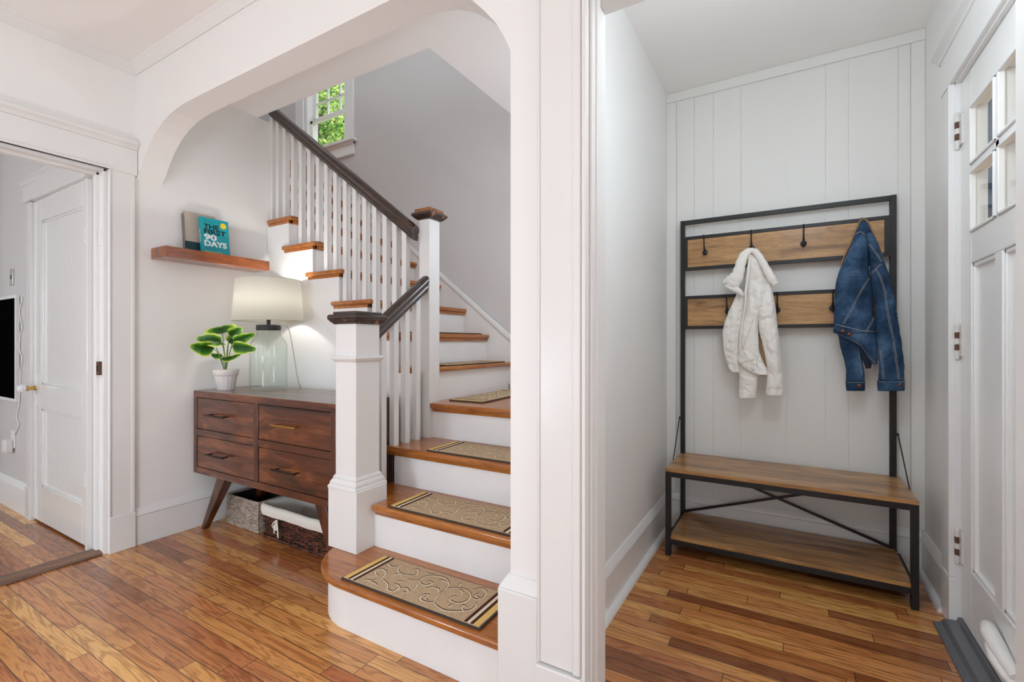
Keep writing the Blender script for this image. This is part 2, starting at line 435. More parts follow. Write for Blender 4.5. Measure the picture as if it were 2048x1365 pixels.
# vestibule right wall with the front door opening
b = MB()
b.box(0.553, 0.645, 1.30, 1.515, 0, CH); b.box(0.553, 0.645, 2.44, 2.955, 0, CH); b.box(0.553, 0.645, 1.515, 2.44, 2.10, CH)
W(b, 'wall_vestibule_right', M_wall)
# grey wall behind the stairs with the window opening (x -3.97 .. -3.40, z 2.88 .. 3.85)
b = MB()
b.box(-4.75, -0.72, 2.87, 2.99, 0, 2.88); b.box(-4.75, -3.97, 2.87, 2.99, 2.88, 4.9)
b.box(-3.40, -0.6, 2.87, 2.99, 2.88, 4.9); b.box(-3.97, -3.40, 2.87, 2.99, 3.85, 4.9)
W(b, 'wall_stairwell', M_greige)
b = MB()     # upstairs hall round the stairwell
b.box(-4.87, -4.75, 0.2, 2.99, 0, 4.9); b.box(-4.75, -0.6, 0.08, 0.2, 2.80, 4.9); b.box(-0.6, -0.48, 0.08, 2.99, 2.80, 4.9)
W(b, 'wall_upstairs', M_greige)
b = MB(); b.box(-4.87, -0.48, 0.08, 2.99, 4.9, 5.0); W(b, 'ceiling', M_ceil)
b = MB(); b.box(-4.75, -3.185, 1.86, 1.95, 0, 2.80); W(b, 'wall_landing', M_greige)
# left room: far wall with a door, outer walls
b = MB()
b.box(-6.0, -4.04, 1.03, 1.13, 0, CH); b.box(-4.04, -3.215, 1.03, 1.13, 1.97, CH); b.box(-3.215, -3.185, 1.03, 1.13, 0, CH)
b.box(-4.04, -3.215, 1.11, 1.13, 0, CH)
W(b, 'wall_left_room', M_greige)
def wall_with_window(name, axis, at, thick, lo, hi, wins, mt):
    b = MB(); cur = lo
    def bx(a, c, z0, z1):
        if axis == 'y': b.box(a, c, at, at + thick, z0, z1)
        else: b.box(at, at + thick, a, c, z0, z1)
    for (a, c, z0, z1) in wins:
        bx(cur, a, 0, CH); bx(a, c, 0, z0); bx(a, c, z1, CH); cur = c
    bx(cur, hi, 0, CH)
    W(b, name, mt)
wall_with_window('wall_back', 'y', -3.7, 0.1, XL, 3.4, [(-2.5, -0.9, 0.7, 2.3), (0.5, 2.1, 0.7, 2.3)], M_wall)
wall_with_window('wall_right', 'x', 3.3, 0.1, -3.6, 1.18, [(-2.1, -0.5, 0.7, 2.3)], M_wall)
wall_with_window('wall_left_room_rear', 'y', -3.2, 0.1, -6.0, -3.185, [(-5.2, -3.6, 0.7, 2.35)], M_greige)
b = MB(); b.box(-6.1, -6.0, -3.2, 1.13, 0, CH); W(b, 'wall_left_room_side', M_greige)
# casings of the windows behind the camera
def back_window(n, axis, at, a, c, z0, z1, s):
    b = MB()
    def bx(p, q, y0, y1, u, v):
        if axis == 'y': b.box(p, q, at + y0 * s, at + y1 * s, u, v)
        else: b.box(at + y0 * s, at + y1 * s, p, q, u, v)
    for p, q, u, v in ((a - .1, a, z0 - .1, z1 + .1), (c, c + .1, z0 - .1, z1 + .1), (a, c, z1, z1 + .1), (a, c, z0 - .1, z0)):
        bx(p, q, 0, .02, u, v)
    zm = (z0 + z1) / 2
    for p, q, u, v in ((a, a + .05, z0, z1), (c - .05, c, z0, z1), (a, c, z0, z0 + .06), (a, c, z1 - .05, z1), (a, c, zm - .025, zm + .025)):
        bx(p, q, -.07, -.03, u, v)
    b.build('window_%d' % n, M_trim, props=ST, smooth=False)
back_window(2, 'y', -3.6, -2.5, -0.9, .7, 2.3, 1)
back_window(3, 'y', -3.6, 0.5, 2.1, .7, 2.3, 1)
back_window(4, 'x', 3.3, -2.1, -0.5, .7, 2.3, -1)
back_window(5, 'y', -3.1, -5.2, -3.6, .7, 2.35, 1)

# ---- mouldings
BASE = [(0, 0), (.016, 0), (.016, .155), (.022, .160), (.022, .168), (.013, .180), (.010, .190), (.004, .198), (0, .198)]
CROWN = [(0, 0), (0, -.050), (.005, -.052), (.009, -.044), (.011, -.042), (.020, -.030), (.030, -.016), (.033, -.012), (.040, -.008), (.042, 0)]
def run(name, prof, axis, a, b_, at, z, s, mt=M_trim):
    b = MB(); b.mould(prof, axis, a, b_, (at, z), s)
    return b.build(name, mt, props=ST, angle=50)
# crown: along x the profile lies in (y,z) -> prism axis 'x'; along y in (x,z) -> prism axis 'y'
run('trim_2', CROWN, 'y', -3.6, 1.18, XL, CH, 1)
run('trim_3', CROWN, 'x', XL, 3.3, 1.18, CH, -1)
run('baseboard_left', BASE, 'y', 1.165, 1.94, XL, 0, 1)
run('baseboard_stair_side', BASE, 'x', XL, -1.80, 1.94, 0, -1)
b = MB(); b.mould(BASE, 'y', 1.30, 2.955, (-0.65, 0), 1); b.prism([(-.634, 0), (-.610, 0), (-.611, .010), (-.617, .019), (-.627, .024), (-.634, .024)], 'y', 1.30, 2.94)
b.build('baseboard_vestibule_left', M_trim, props=ST, angle=50)
b = MB(); b.mould(BASE, 'x', -0.634, 0.537, (2.955, 0), -1); b.prism([(2.939, 0), (2.915, 0), (2.916, .010), (2.922, .019), (2.932, .024), (2.939, .024)], 'x', -0.62, 0.53)
b.build('baseboard_vestibule_back', M_trim, props=ST, angle=50)
b = MB(); b.mould(BASE, 'y', 2.557, 2.955, (0.553, 0), -1); b.prism([(.537, 0), (.513, 0), (.514, .010), (.520, .019), (.530, .024), (.537, .024)], 'y', 2.54, 2.93)
b.build('baseboard_vestibule_right', M_trim, props=ST, angle=50)
run('baseboard_left_room', BASE, 'x', -6.0, -4.118, 1.03, 0, -1)

# ---- doorway casing on the left wall
b = MB()
b.box(XL, XL + .02, 1.055, 1.165, 0.19, 2.0)                       # side board
b.box(XL, XL + .028, 1.052, 1.168, 0, 0.19)                        # plinth block
b.box(XL, XL + .026, 1.052, 1.062, 0.19, 2.0); b.box(XL, XL + .024, 1.150, 1.166, 0.19, 2.0)
b.box(XL, XL + .022, 0.08, 1.178, 2.0, 2.135)                      # head board
b.box(XL, XL + .030, 0.08, 1.066, 2.0, 2.012)
b.mould([(0, 0), (.024, 0), (.028, .012), (.040, .022), (.046, .026), (.046, .040), (.038, .046), (0, .046)], 'y', 0.06, 1.179, (XL, 2.135), 1)
b.build('trim_4', M_trim, props=ST, bevel=0.0025)
b = MB()   # jamb lining of the doorway
b.box(-3.187, XL + .004, 1.035, 1.052, 0, 2.0); b.box(-3.187, XL + .004, 0.22, 1.05, 1.985, 2.003)
b.box(-3.150, -3.112, 1.022, 1.036, 0, 1.986); b.box(-3.150, -3.112, 0.22, 1.05, 1.972, 1.986)
b.build('trim_5', M_trim, props=ST, bevel=0.002)
b = MB(); b.prism([(-3.175, 0), (-3.062, 0), (-3.062, .008), (-3.085, .018), (-3.150, .018), (-3.175, .008)], 'y', 0.2, 1.035)
b.build('door_sill', M_thresh, bevel=0.002, props=tagged('worn brown wooden threshold strip across the left doorway', 'threshold'))
# strike plate on the jamb
b = MB(); b.box(-3.104, -3.076, 1.0205, 1.0225 + .013, .93, 1.0); b.box(-3.098, -3.084, 1.019, 1.0215, .95, .98, 1)
b.build('strike_plate', [M_rust, M_dark], props=tagged('small rusty strike plate set in the jamb of the left doorway', 'strike plate'))
b = MB()
for z0 in (0.28, 1.60): b.box(-3.108, -3.078, 1.031, 1.0362, z0, z0 + .09)
b.build('trim_6', M_trim, props=ST, bevel=0.003)

# ---- arch column and vestibule opening casing
b = MB()
b.box(-0.728, -0.598, 1.152, 1.335, 0, 0.395)
b.frustum(-0.728, -0.598, 1.152, 1.335, 0.395, -0.706, -0.598, 1.176, 1.31, 0.432)
b.build('trim_7', M_trim, props=ST, bevel=0.004)
b = MB()
b.box(-0.597, -0.470, 1.150, 1.18, 0.23, 2.14); b.box(-0.597, -0.588, 1.146, 1.152, .23, 2.14); b.box(-0.492, -0.470, 1.144, 1.152, .23, 2.14)
b.box(-0.598, -0.468, 1.140, 1.18, 0, 0.225)
b.box(0.392, 0.52, 1.150, 1.18, 0, 2.14)
b.box(-0.61, 0.53, 1.146, 1.18, 2.055, 2.19); b.box(-0.63, 0.55, 1.136, 1.18, 2.19, 2.225)
b.build('trim_8', M_trim, props=ST, bevel=0.004)
b = MB()   # jamb lining with stop
b.box(-0.470, -0.458, 1.150, 1.305, 0, 2.06); b.box(-0.458, -0.450, 1.178, 1.205, 0, 2.05); b.box(-0.458, -0.446, 1.205, 1.232, 0, 2.045)
b.box(0.380, 0.392, 1.150, 1.305, 0, 2.06)
b.box(-0.458, 0.380, 1.150, 1.305, 2.037, 2.06)
b.build('trim_9', M_trim, props=ST, bevel=0.002)
# ---- front door casing
b = MB()
b.box(0.531, 0.553, 2.442, 2.557, 0.19, 2.10); b.box(0.527, 0.553, 2.438, 2.56, 0, 0.19); b.box(0.526, 0.550, 2.4405, 2.455, .191, 2.099)
b.box(0.531, 0.553, 1.40, 1.513, 0, 2.10)
b.box(0.529, 0.553, 1.385, 2.572, 2.10, 2.245)
b.mould([(0, 0), (.026, 0), (.030, .012), (.044, .022), (.050, .026), (.050, .040), (.042, .046), (0, .046)], 'y', 1.36, 2.60, (0.553, 2.245), -1)
b.build('trim_10', M_trim, props=ST, bevel=0.003)
b = MB()
b.box(0.545, 0.646, 2.432, 2.445, 0, 2.10); b.box(0.545, 0.646, 1.51, 1.523, 0, 2.10); b.box(0.545, 0.646, 1.51, 2.445, 2.092, 2.11)
b.box(0.636, 0.6475, 2.428, 2.4325, 0, 2.09, 1)
b.build('trim_11', [M_trim, plain('blue_weather_strip', hexc(70, 96, 140), .6)], props=ST)

# ---- window on the stairwell wall
b = MB(); yw = 2.87
b.box(-4.085, -3.97, yw - .02, yw, 2.875, 3.86); b.box(-3.40, -3.285, yw - .02, yw, 2.875, 3.86)     # casing
b.box(-4.10, -3.27, yw - .022, yw, 3.85, 3.98)
b.box(-4.11, -3.255, yw - .055, yw + .03, 2.855, 2.880)                                           # stool
b.box(-4.085, -3.285, yw - .022, yw, 2.745, 2.855)                                               # apron
b.box(-4.085, -3.285, yw - .030, yw, 2.835, 2.855)
b.box(-3.97, -3.935, yw, yw + .12, 2.88, 3.85); b.box(-3.412, -3.40, yw, yw + .12, 2.88, 3.85)
w1 = b.build('window_1', M_trim, props=ST, bevel=0.003)
b = MB()   # lower sash
for q in ((-3.94, -3.905, 2.88, 3.20), (-3.42, -3.402, 2.88, 3.20), (-3.94, -3.402, 2.88, 2.90), (-3.94, -3.402, 3.17, 3.205)):
    b.box(q[0], q[1], yw + .035, yw + .065, q[2], q[3])
b.build('lower_sash', M_trim, w1, bevel=0.002)
b = MB()
for q in ((-3.94, -3.90, 3.20, 3.85), (-3.42, -3.402, 3.20, 3.85), (-3.94, -3.402, 3.20, 3.235), (-3.94, -3.402, 3.81, 3.85)):
    b.box(q[0], q[1], yw + .070, yw + .095, q[2], q[3])
for xx in (-3.74, -3.57): b.box(xx - .009, xx + .009, yw + .072, yw + .093, 3.23, 3.82)
for zz in (3.37, 3.52, 3.67): b.box(-3.92, -3.41, yw + .072, yw + .093, zz - .009, zz + .009)
b.build('upper_sash', M_trim, w1, bevel=0.002)
M_glass, nt, p, n, l = base_mat('window_glass')
p.inputs['Base Color'].default_value = (1, 1, 1, 1); p.inputs['Roughness'].default_value = 0; p.inputs['Transmission Weight'].default_value = 1; p.inputs['IOR'].default_value = 1.45
tr = n.new('ShaderNodeBsdfTransparent'); gl = n.new('ShaderNodeBsdfGlossy'); gl.inputs['Roughness'].default_value = 0.02
mxs = n.new('ShaderNodeMixShader')
def facing_factor(n, l, hi=.9, lo=.03):
    w_ = n.new('ShaderNodeLayerWeight'); w_.inputs['Blend'].default_value = .5
    a_ = n.new('ShaderNodeMath'); a_.operation = 'POWER'; a_.inputs[1].default_value = 5; l.new(w_.outputs['Facing'], a_.inputs[0])
    c_ = n.new('ShaderNodeMath'); c_.operation = 'MULTIPLY_ADD'; c_.inputs[1].default_value = hi - lo; c_.inputs[2].default_value = lo; l.new(a_.outputs[0], c_.inputs[0])
    return c_.outputs[0], w_
l.new(facing_factor(n, l, .6)[0], mxs.inputs[0]); l.new(tr.outputs[0], mxs.inputs[1]); l.new(gl.outputs[0], mxs.inputs[2])
l.new(mxs.outputs[0], n['Material Output'].inputs['Surface'])
for nm, q in (('pane', (-3.91, -3.415, 2.895, 3.175, .048)), ('pane', (-3.905, -3.415, 3.23, 3.82, .082))):
    b = MB(); b.box(q[0], q[1], yw + q[4], yw + q[4] + .004, q[2], q[3]); b.build(nm, M_glass, w1, smooth=False)

# ---- left room door
def knob_set(parent, x, y, z):
    b = MB(); b.box(x - .02, x + .02, y - .004, y, z - .10, z + .10); pl = b.build('escutcheon', M_trim, parent, bevel=0.002)
    b = MB(); b.tube([(x, y - .004, z + .02), (x, y - .012, z + .02)], .014, 16); b.tube([(x, y - .012, z + .02), (x, y - .045, z + .02)], .009, 12)
    b.tube([(x, y - .036, z + .02), (x, y - .046, z + .02)], .016, 16); b.build('knob_shank', M_brass, parent)
    b = MB()
    prof = [(.012, 0), (.022, .008), (.027, .018), (.027, .026), (.020, .038), (.008, .044)]
    v = []; nn = 10
    b.tube([(x, y - .045 - q[1], z + .02) for q in prof], [q[0] for q in prof], nn)
    b.build('glass_knob', plain('cut_glass', hexc(226, 228, 230), 0.05, 0.0, coat=1), parent, angle=5)
yd = 1.022
b = MB()
b.box(-4.036, -3.911, yd, yd + .04, .012, 1.965); b.box(-3.291, -3.219, yd, yd + .04, .012, 1.965)     # stiles
b.box(-3.911, -3.291, yd, yd + .04, 1.835, 1.965); b.box(-3.911, -3.291, yd, yd + .04, .695, .846); b.box(-3.911, -3.291, yd, yd + .04, .012, .225)
b.box(-3.915, -3.287, yd + .014, yd + .03, .2, 1.9)
for z0, z1 in ((.225, .695), (.846, 1.835)):
    for q in ((-3.911, -3.898, z0, z1), (-3.304, -3.291, z0, z1), (-3.911, -3.291, z0, z0 + .012), (-3.911, -3.291, z1 - .012, z1)):
        b.box(q[0], q[1], yd + .006, yd + .02, q[2], q[3])
d1 = b.build('door_1', M_door, props=ST, bevel=0.002)
knob_set(d1, -3.985, yd, .80)
for z0 in (.33, 1.62):
    b = MB(); b.box(-3.226, -3.205, yd - .006, yd + .004, z0, z0 + .085)
    for k in range(3): b.tube([(-3.215, yd - .008, z0 + .003 + k * .029), (-3.215, yd - .008, z0 + .024 + k * .029)], .007, 10)
    b.build('hinge', M_iron, d1)
b = MB()
b.box(-4.112, -4.038, 1.008, 1.03, 0, 1.965); b.box(-4.118, -4.036, 1.002, 1.03, 0, .2)
b.box(-4.15, -3.19, 1.000, 1.03, 1.972, 2.075); b.box(-4.036, -3.2, 1.023, 1.065, 1.966, 1.9715); b.box(-3.217, -3.187, 1.010, 1.062, 0, 1.965)
b.mould([(0, 0), (.030, 0), (.034, .008), (.048, .018), (.054, .022), (.054, .034), (.046, .040), (0, .040)], 'x', -4.185, -3.187, (1.03, 2.075), -1)
b.build('trim_12', M_door, props=ST, bevel=0.002)

# ---- front door
xd = .56
b = MB()
ya, yb = 1.527, 2.429                                        # leaf
lz0, lz1 = 1.496, 1.952
def bx(y0, y1, z0, z1, x0=xd, x1=xd + .045): b.box(x0, x1, y0, y1, z0, z1)
bx(ya, ya + .14, .05, 2.09); bx(yb - .115, yb, .05, 2.09)
yi0, yi1 = ya + .14, yb - .115                                # inner field
bx(yi0, yi1, lz1, 2.09); bx(yi0, yi1, 1.385, lz0); bx(yi0, yi1, .05, .27)
ym = [2.06, 1.86]                                             # bars between the columns
pw = [(2.105, 2.309), (1.862, 2.045), (1.68, 1.80)]
cols = [(2.076, yi1), (1.872, 2.046), (yi0, 1.842)]
for (a, c), (a2, c2) in zip(cols, cols[1:]): bx(c2, a, lz0, lz1)
zmid = 1.728
bx(yi0, yi1, zmid - .012, zmid + .012)
pcols = [(2.085, yi1), (1.87, 2.02), (yi0, 1.81)]
for (a, c), (a2, c2) in zip(pcols, pcols[1:]): bx(c2, a, .27, 1.385)
bx(yi0, yi1, .26, 1.40, xd + .016, xd + .03)
for (y0, y1) in pcols:                                       # panel mouldings
    for q in ((y0, y0 + .014, .27, 1.385), (y1 - .014, y1, .27, 1.385), (y0, y1, .27, .284), (y0, y1, 1.371, 1.385)):
        bx(*q, xd + .005, xd + .02)
for (y0, y1) in cols:
    for z0, z1 in ((lz0, zmid - .012), (zmid + .012, lz1)):
        for q in ((y0, y0 + .010, z0, z1), (y1 - .010, y1, z0, z1), (y0, y1, z0, z0 + .010), (y0, y1, z1 - .010, z1)):
            bx(*q, xd - .006, xd + .012)
d2 = b.build('door_2', M_trim, props=ST, bevel=0.003)
for (y0, y1) in cols:
    for z0, z1 in ((lz0, zmid - .012), (zmid + .012, lz1)):
        b = MB(); b.box(xd + .008, xd + .012, y0 + .004, y1 - .004, z0 + .004, z1 - .004); b.build('pane', M_glass, d2, smooth=False)
for z0 in (1.84, 1.035, .25):
    b = MB()
    for k in range(5):
        b.tube([(xd - .010, yb + .004, z0 + .012 + k * .023), (xd - .010, yb + .004, z0 + .033 + k * .023)], .0085, 12, m=(0 if k % 2 == 0 else 1))
    b.lathe([(.002, -.006), (.008, 0), (.0085, .012)], (xd - .010, yb + .004, z0)); b.lathe([(.0085, 0), (.008, .010), (.002, .018)], (xd - .010, yb + .004, z0 + .125))
    b.box(xd - .006, xd + .002, yb - .030, yb + .020, z0 + .012, z0 + .125)
    b.build('hinge', [M_iron, M_rust], d2, props={'label': 'white painted hinge with rust in its joints'})
b = MB()
b.prism([(.478, 0), (.60, 0), (.60, .046), (.552, .046), (.546, .030), (.512, .026), (.502, .012), (.480, .006)], 'y', 1.515, 2.438)
b.build('door_threshold', plain('grey_aluminium', hexc(122, 124, 130), 0.4, 0.4), bevel=0.001, props=tagged('dark grey metal threshold strip under the front door', 'threshold'))
# ------------------------------------------------------------------ staircase
RZ = 0.1925
SX1 = -0.722                                                  # right end against the wall
stairs = thing('staircase', 'L-shaped staircase with honey wood treads, white risers and dark handrails rising behind the arch', 'staircase', (-1.2, 1.24, 0))
NP = [(0, 0), (.004, .004), (.012, .0)]
def tread(poly, top, nose_edges, mt, side=None, capz=.030):
    """poly: outline of the top board; nose_edges: indices of edges that get the cove below the nosing"""
    b = MB(); b.prism(poly, 'z', top - .027, top)
    o = b.build('tread', mt, stairs, bevel=.009, seg=3, angle=50)
    return o
def cove(parent, x0, x1, y0, y1, top, mt):
    b = MB(); b.frustum(x0 + (.008 if x1 - x0 < y1 - y0 else 0), x1 - (.0), y0 + (.008 if x1 - x0 > y1 - y0 else 0), y1, top - .047, x0, x1, y0, y1, top - .0265)
    return b.build('cove_moulding', mt, parent, bevel=.002)
# straight steps: (riser y, next riser y, left x)
arc = [(-1.475 - .29 * sin(a), 1.497 - .29 * cos(a)) for a in [radians(6 * k) for k in range(16)]]
t1 = tread([(SX1, 1.207)] + arc + [(-1.765, 1.57), (SX1, 1.57)], RZ, None, M_tread)
t2 = tread([(-1.590, 1.477), (SX1, 1.477), (SX1, 1.80), (-1.770, 1.80), (-1.770, 1.582), (-1.590, 1.582)], 2 * RZ, None, M_tread)
cove(t2, -1.585, SX1, 1.490, 1.505, 2 * RZ, M_tread)
t3 = tread([(-1.772, 1.730), (SX1, 1.730), (SX1, 2.06), (-1.772, 2.06)], 3 * RZ, None, M_tread)
cove(t3, -1.762, SX1, 1.742, 1.760, 3 * RZ, M_tread)
t4 = tread([(-1.690, 1.985), (SX1, 1.985), (SX1, 2.868), (-1.745, 2.868), (-1.745, 2.076), (-1.690, 2.076)], 4 * RZ, None, M_tread)
cove(t4, -1.685, SX1, 1.998, 2.018, 4 * RZ, M_tread)
def riser(b): return b.build('riser', M_riser, stairs, angle=30, bevel=.001)
b = MB(); a2 = [(-1.475 - .262 * sin(a), 1.497 - .262 * cos(a)) for a in [radians(6 * k) for k in range(16)]]
b.prism([(SX1, 1.235)] + a2 + [(-1.737, 1.56), (SX1, 1.56)], 'z', 0, RZ - .027)
riser(b)
b = MB(); b.box(-1.745, SX1, 1.505, 1.53, RZ, 2 * RZ - .027); riser(b)
b = MB(); b.box(-1.742, SX1, 1.762, 1.787, 2 * RZ, 3 * RZ - .027); riser(b)
b = MB(); b.box(-1.700, SX1, 2.020, 2.045, 3 * RZ, 4 * RZ - .027); riser(b)
# upper flight: noses run along y, the flight climbs towards -x
noses = [-1.680, -1.870, -2.070, -2.312, -2.555, -2.797, -3.070, -3.300, -3.525]
YS0, YS1 = 1.912, 2.868
for k, nx in enumerate(noses):
    z = (5 + k) * RZ
    nxt = noses[k + 1] if k + 1 < len(noses) else nx - .24
    y0 = 2.076 if k == 0 else YS0
    rx = nx - .03
    wall_cut = nx < -3.0
    y0 = 1.952 if wall_cut else y0
    back = max(nxt - .035, -3.062) if False else nxt - .035
    if k == 0:
        poly = [(nx, y0), (nx, YS1), (back, YS1), (back, YS0), (-1.768, YS0), (-1.768, y0)]
    elif wall_cut:
        poly = [(nx, y0), (nx, YS1), (back, YS1), (back, y0)]
    else:
        poly = [(nx, y0), (nx, YS1), (back, YS1), (back, 1.945)]
        if back < -3.062: poly = [(nx, y0), (nx, YS1), (back, YS1), (back, 1.952), (-3.05, 1.952), (-3.05, y0)]
        else:
            ret = max(nx - .335, -3.05)
            poly = [(nx, y0), (nx, YS1), (back, YS1), (back, 1.95), (ret, 1.95), (ret, y0)]
    t = tread(poly, z, None, M_treadY)
    b = MB()
    if k: b.box(rx, rx + .017, (YS0 + .012) if not wall_cut else y0, YS1, z - .047, z - .0265)
    if k and not wall_cut: b.box(max(nx - .322, -3.05), rx + .017, YS0 + .012, 1.945, z - .047, z - .0265)
    if b.v: b.build('cove_moulding', M_treadY, t, bevel=.003)
    b = MB(); b.box(rx - .02, rx, (2.05 if k == 0 else 1.9505) if not wall_cut else 1.952, YS1, z - RZ, z - .027); riser(b)
b = MB(); b.box(-4.75, noses[-1] - .24, 1.952, YS1, 13 * RZ + .12, 14 * RZ - .0); b.build('landing', M_treadY, stairs)
# side of the upper flight: board cut to the steps, with the slanted strip, over plaster
b = MB()
poly = [(-1.742, 0)]
top = [(-1.742, 4 * RZ - .03)]
pts = []
prev = -1.742
for k, nx in enumerate(noses[:6]):
    z = (5 + k) * RZ - .03
    r_ = nx - .0305 if k else -1.745
    pts += [(r_, z - RZ), (r_, z)]
pts.append((-3.062, 10 * RZ - .03))
stair_top = [(-1.70, 4 * RZ - .03)] + pts[1:]
lo = lambda x: 1.700 + (x + 3.062) * -0.835                   # the slanted line
b.prism([(-1.742, lo(-1.742))] + pts[1:] + [(-3.062, lo(-3.062))], 'y', 1.925, 1.95)
b.build('stringer', M_riser, stairs, bevel=.0015)
b = MB(); b.prism([(-3.062, lo(-3.062) + .001), (-1.742, lo(-1.742) + .001), (-1.742, lo(-1.742) - .012), (-3.062, lo(-3.062) - .012)], 'y', 1.932, 1.95)
b.build('stringer_bead', M_trim, stairs, bevel=.002)
b = MB(); b.prism([(-3.063, 0), (-1.742, 0), (-1.742, lo(-1.742)), (-3.063, lo(-3.063))], 'y', 1.940, 1.96)
b.build('side_panel', M_wall, stairs, smooth=False)
b = MB()   # closed side under the lower steps, seen only from the left
b.prism([(1.53, 0), (1.94, 0), (1.94, 3 * RZ - .03), (1.762, 3 * RZ - .03), (1.762, 2 * RZ - .03), (1.53, 2 * RZ - .03)], 'x', -1.742, -1.73)
b.build('side_panel', M_riser, stairs, smooth=False)
# wall skirt on the grey wall with a moulded top edge
sk = [(-0.722, .770), (-0.722, .965), (-1.48, .965), (-1.62, 1.075), (-3.765, 2.755), (-3.765, 2.55), (-1.70, .80), (-1.70, .770)]
b = MB(); b.prism(sk, 'y', 2.852, 2.869)
b.bar((-1.57, 2.852, 1.035), (-3.765, 2.852, 2.750), .022, .030)
b.bar((-0.722, 2.852, .955), (-1.50, 2.852, .955), .022, .026)
b.build('skirting', M_trim, stairs, bevel=.003)

# newel posts
nw = thing  # (posts are parts of the staircase)
b = MB(); b.box(-1.757, -1.625, 1.425, 1.562, .50, 1.185)
b.box(-1.757, -1.625, 1.425, 1.562, RZ, .5)
n1 = b.build('newel_post', M_trim, stairs, bevel=.003, props={'label': 'broad white square newel post at the foot of the stairs'})
b = MB(); b.box(-1.777, -1.597, 1.402, 1.580, RZ, .455)
b.ringmould(-1.757, -1.625, 1.425, 1.562, [(.024, .452), (.024, .462), (.018, .470), (.018, .478), (.008, .494), (.008, .500), (.0, .512)])
b.build('newel_base', M_trim, n1, bevel=.002)
b = MB(); b.ringmould(-1.757, -1.625, 1.425, 1.562, [(.001, 1.012), (.012, 1.022), (.016, 1.030), (.014, 1.038), (.001, 1.040)])
b.build('newel_collar', M_trim, n1, bevel=.0015)
b = MB(); b.ringmould(-1.757, -1.625, 1.425, 1.562, [(.004, 1.180), (.010, 1.184), (.022, 1.198), (.026, 1.204), (.026, 1.218), (.020, 1.224)])
b.box(-1.757 - .008, -1.625 + .008, 1.417, 1.570, 1.224, 1.236)
b.build('newel_cap', M_cap, n1, bevel=.003)
b = MB(); b.box(-1.765, -1.692, 1.988, 2.074, 3 * RZ, 1.778)
n2 = b.build('newel_post', M_trim, stairs, bevel=.002, props={'label': 'tall slim white newel post at the turn of the stairs'})
b = MB(); b.ringmould(-1.765, -1.692, 1.988, 2.074, [(.004, 1.772), (.012, 1.776), (.026, 1.790), (.032, 1.796), (.032, 1.806), (.024, 1.812)])
b.build('newel_cap', M_cap, n2, bevel=.002)
b = MB(); b.frustum(-1.765 - .020, -1.692 + .020, 1.968, 2.094, 1.812, -1.765 - .016, -1.692 + .016, 1.972, 2.090, 1.832)
b.build('cap_top', M_capworn, n2, bevel=.002)

# handrails: moulded section swept along the slope
def handrail(p, q, mt, hh=.085, w=.062):
    p = Vector(p); q = Vector(q); d = (q - p).normalized()
    side = d.cross(Vector((0, 0, 1))).normalized(); up = Vector((0, 0, 1))
    prof = [(-.30, -.50), (.30, -.50), (.33, -.38), (.40, -.30), (.40, -.18), (.34, -.12), (.36, -.04), (.48, .08), (.50, .22), (.46, .34), (.34, .45), (.18, .50),
            (-.18, .50), (-.34, .45), (-.46, .34), (-.50, .22), (-.48, .08), (-.36, -.04), (-.34, -.12), (-.40, -.18), (-.40, -.30), (-.33, -.38)]
    n_ = len(prof); v = []
    for e in (p, q):
        v += [e + side * a * w + up * c * hh for a, c in prof]
    b = MB(); b.add(v, [tuple(range(n_)), tuple(range(n_, 2 * n_))[::-1]] + [(i, n_ + i, n_ + (i + 1) % n_, (i + 1) % n_) for i in range(n_)])
    return b.build('handrail', mt, stairs, angle=60)
handrail((-1.765, 1.957, 1.697), (-3.064, 1.957, 2.692), M_rail)
h2 = handrail((-1.722, 1.562, 1.104), (-1.722, 1.986, 1.420), M_railY)
rail_u = lambda x: 1.697 - .765 * (x + 1.765) - .042
rail_l = lambda y: 1.104 + .745 * (y - 1.562) - .042
bw = .0165
def baluster(x, y, z0, z1, slope, axis):
    b = MB()
    dz = slope * bw
    if axis == 'x': zt = [z1 + dz, z1 - dz, z1 - dz, z1 + dz]
    else: zt = [z1 - dz, z1 - dz, z1 + dz, z1 + dz]
    c = [(x - bw, y - bw), (x + bw, y - bw), (x + bw, y + bw), (x - bw, y + bw)]
    b.hexa([(p[0], p[1], z0) for p in c], [(p[0], p[1], t) for p, t in zip(c, zt)])
    b.build('baluster', M_trim, stairs, bevel=.001, smooth=False)
for x in (-1.834, -1.906, -1.981, -2.063, -2.145, -2.229, -2.312, -2.399, -2.484, -2.563, -2.648, -2.733, -2.815, -2.902, -2.977, -3.046):
    k = 0
    for j, nx in enumerate(noses):
        if x < nx - .004: k = j
    baluster(x, 1.957, (5 + k) * RZ, rail_u(x) + .004, .765, 'x')
for y, z in ((1.680, 2 * RZ), (1.764, 3 * RZ), (1.845, 3 * RZ), (1.928, 3 * RZ)):
    baluster(-1.733, y, z, rail_l(y) + .004, .745, 'y')

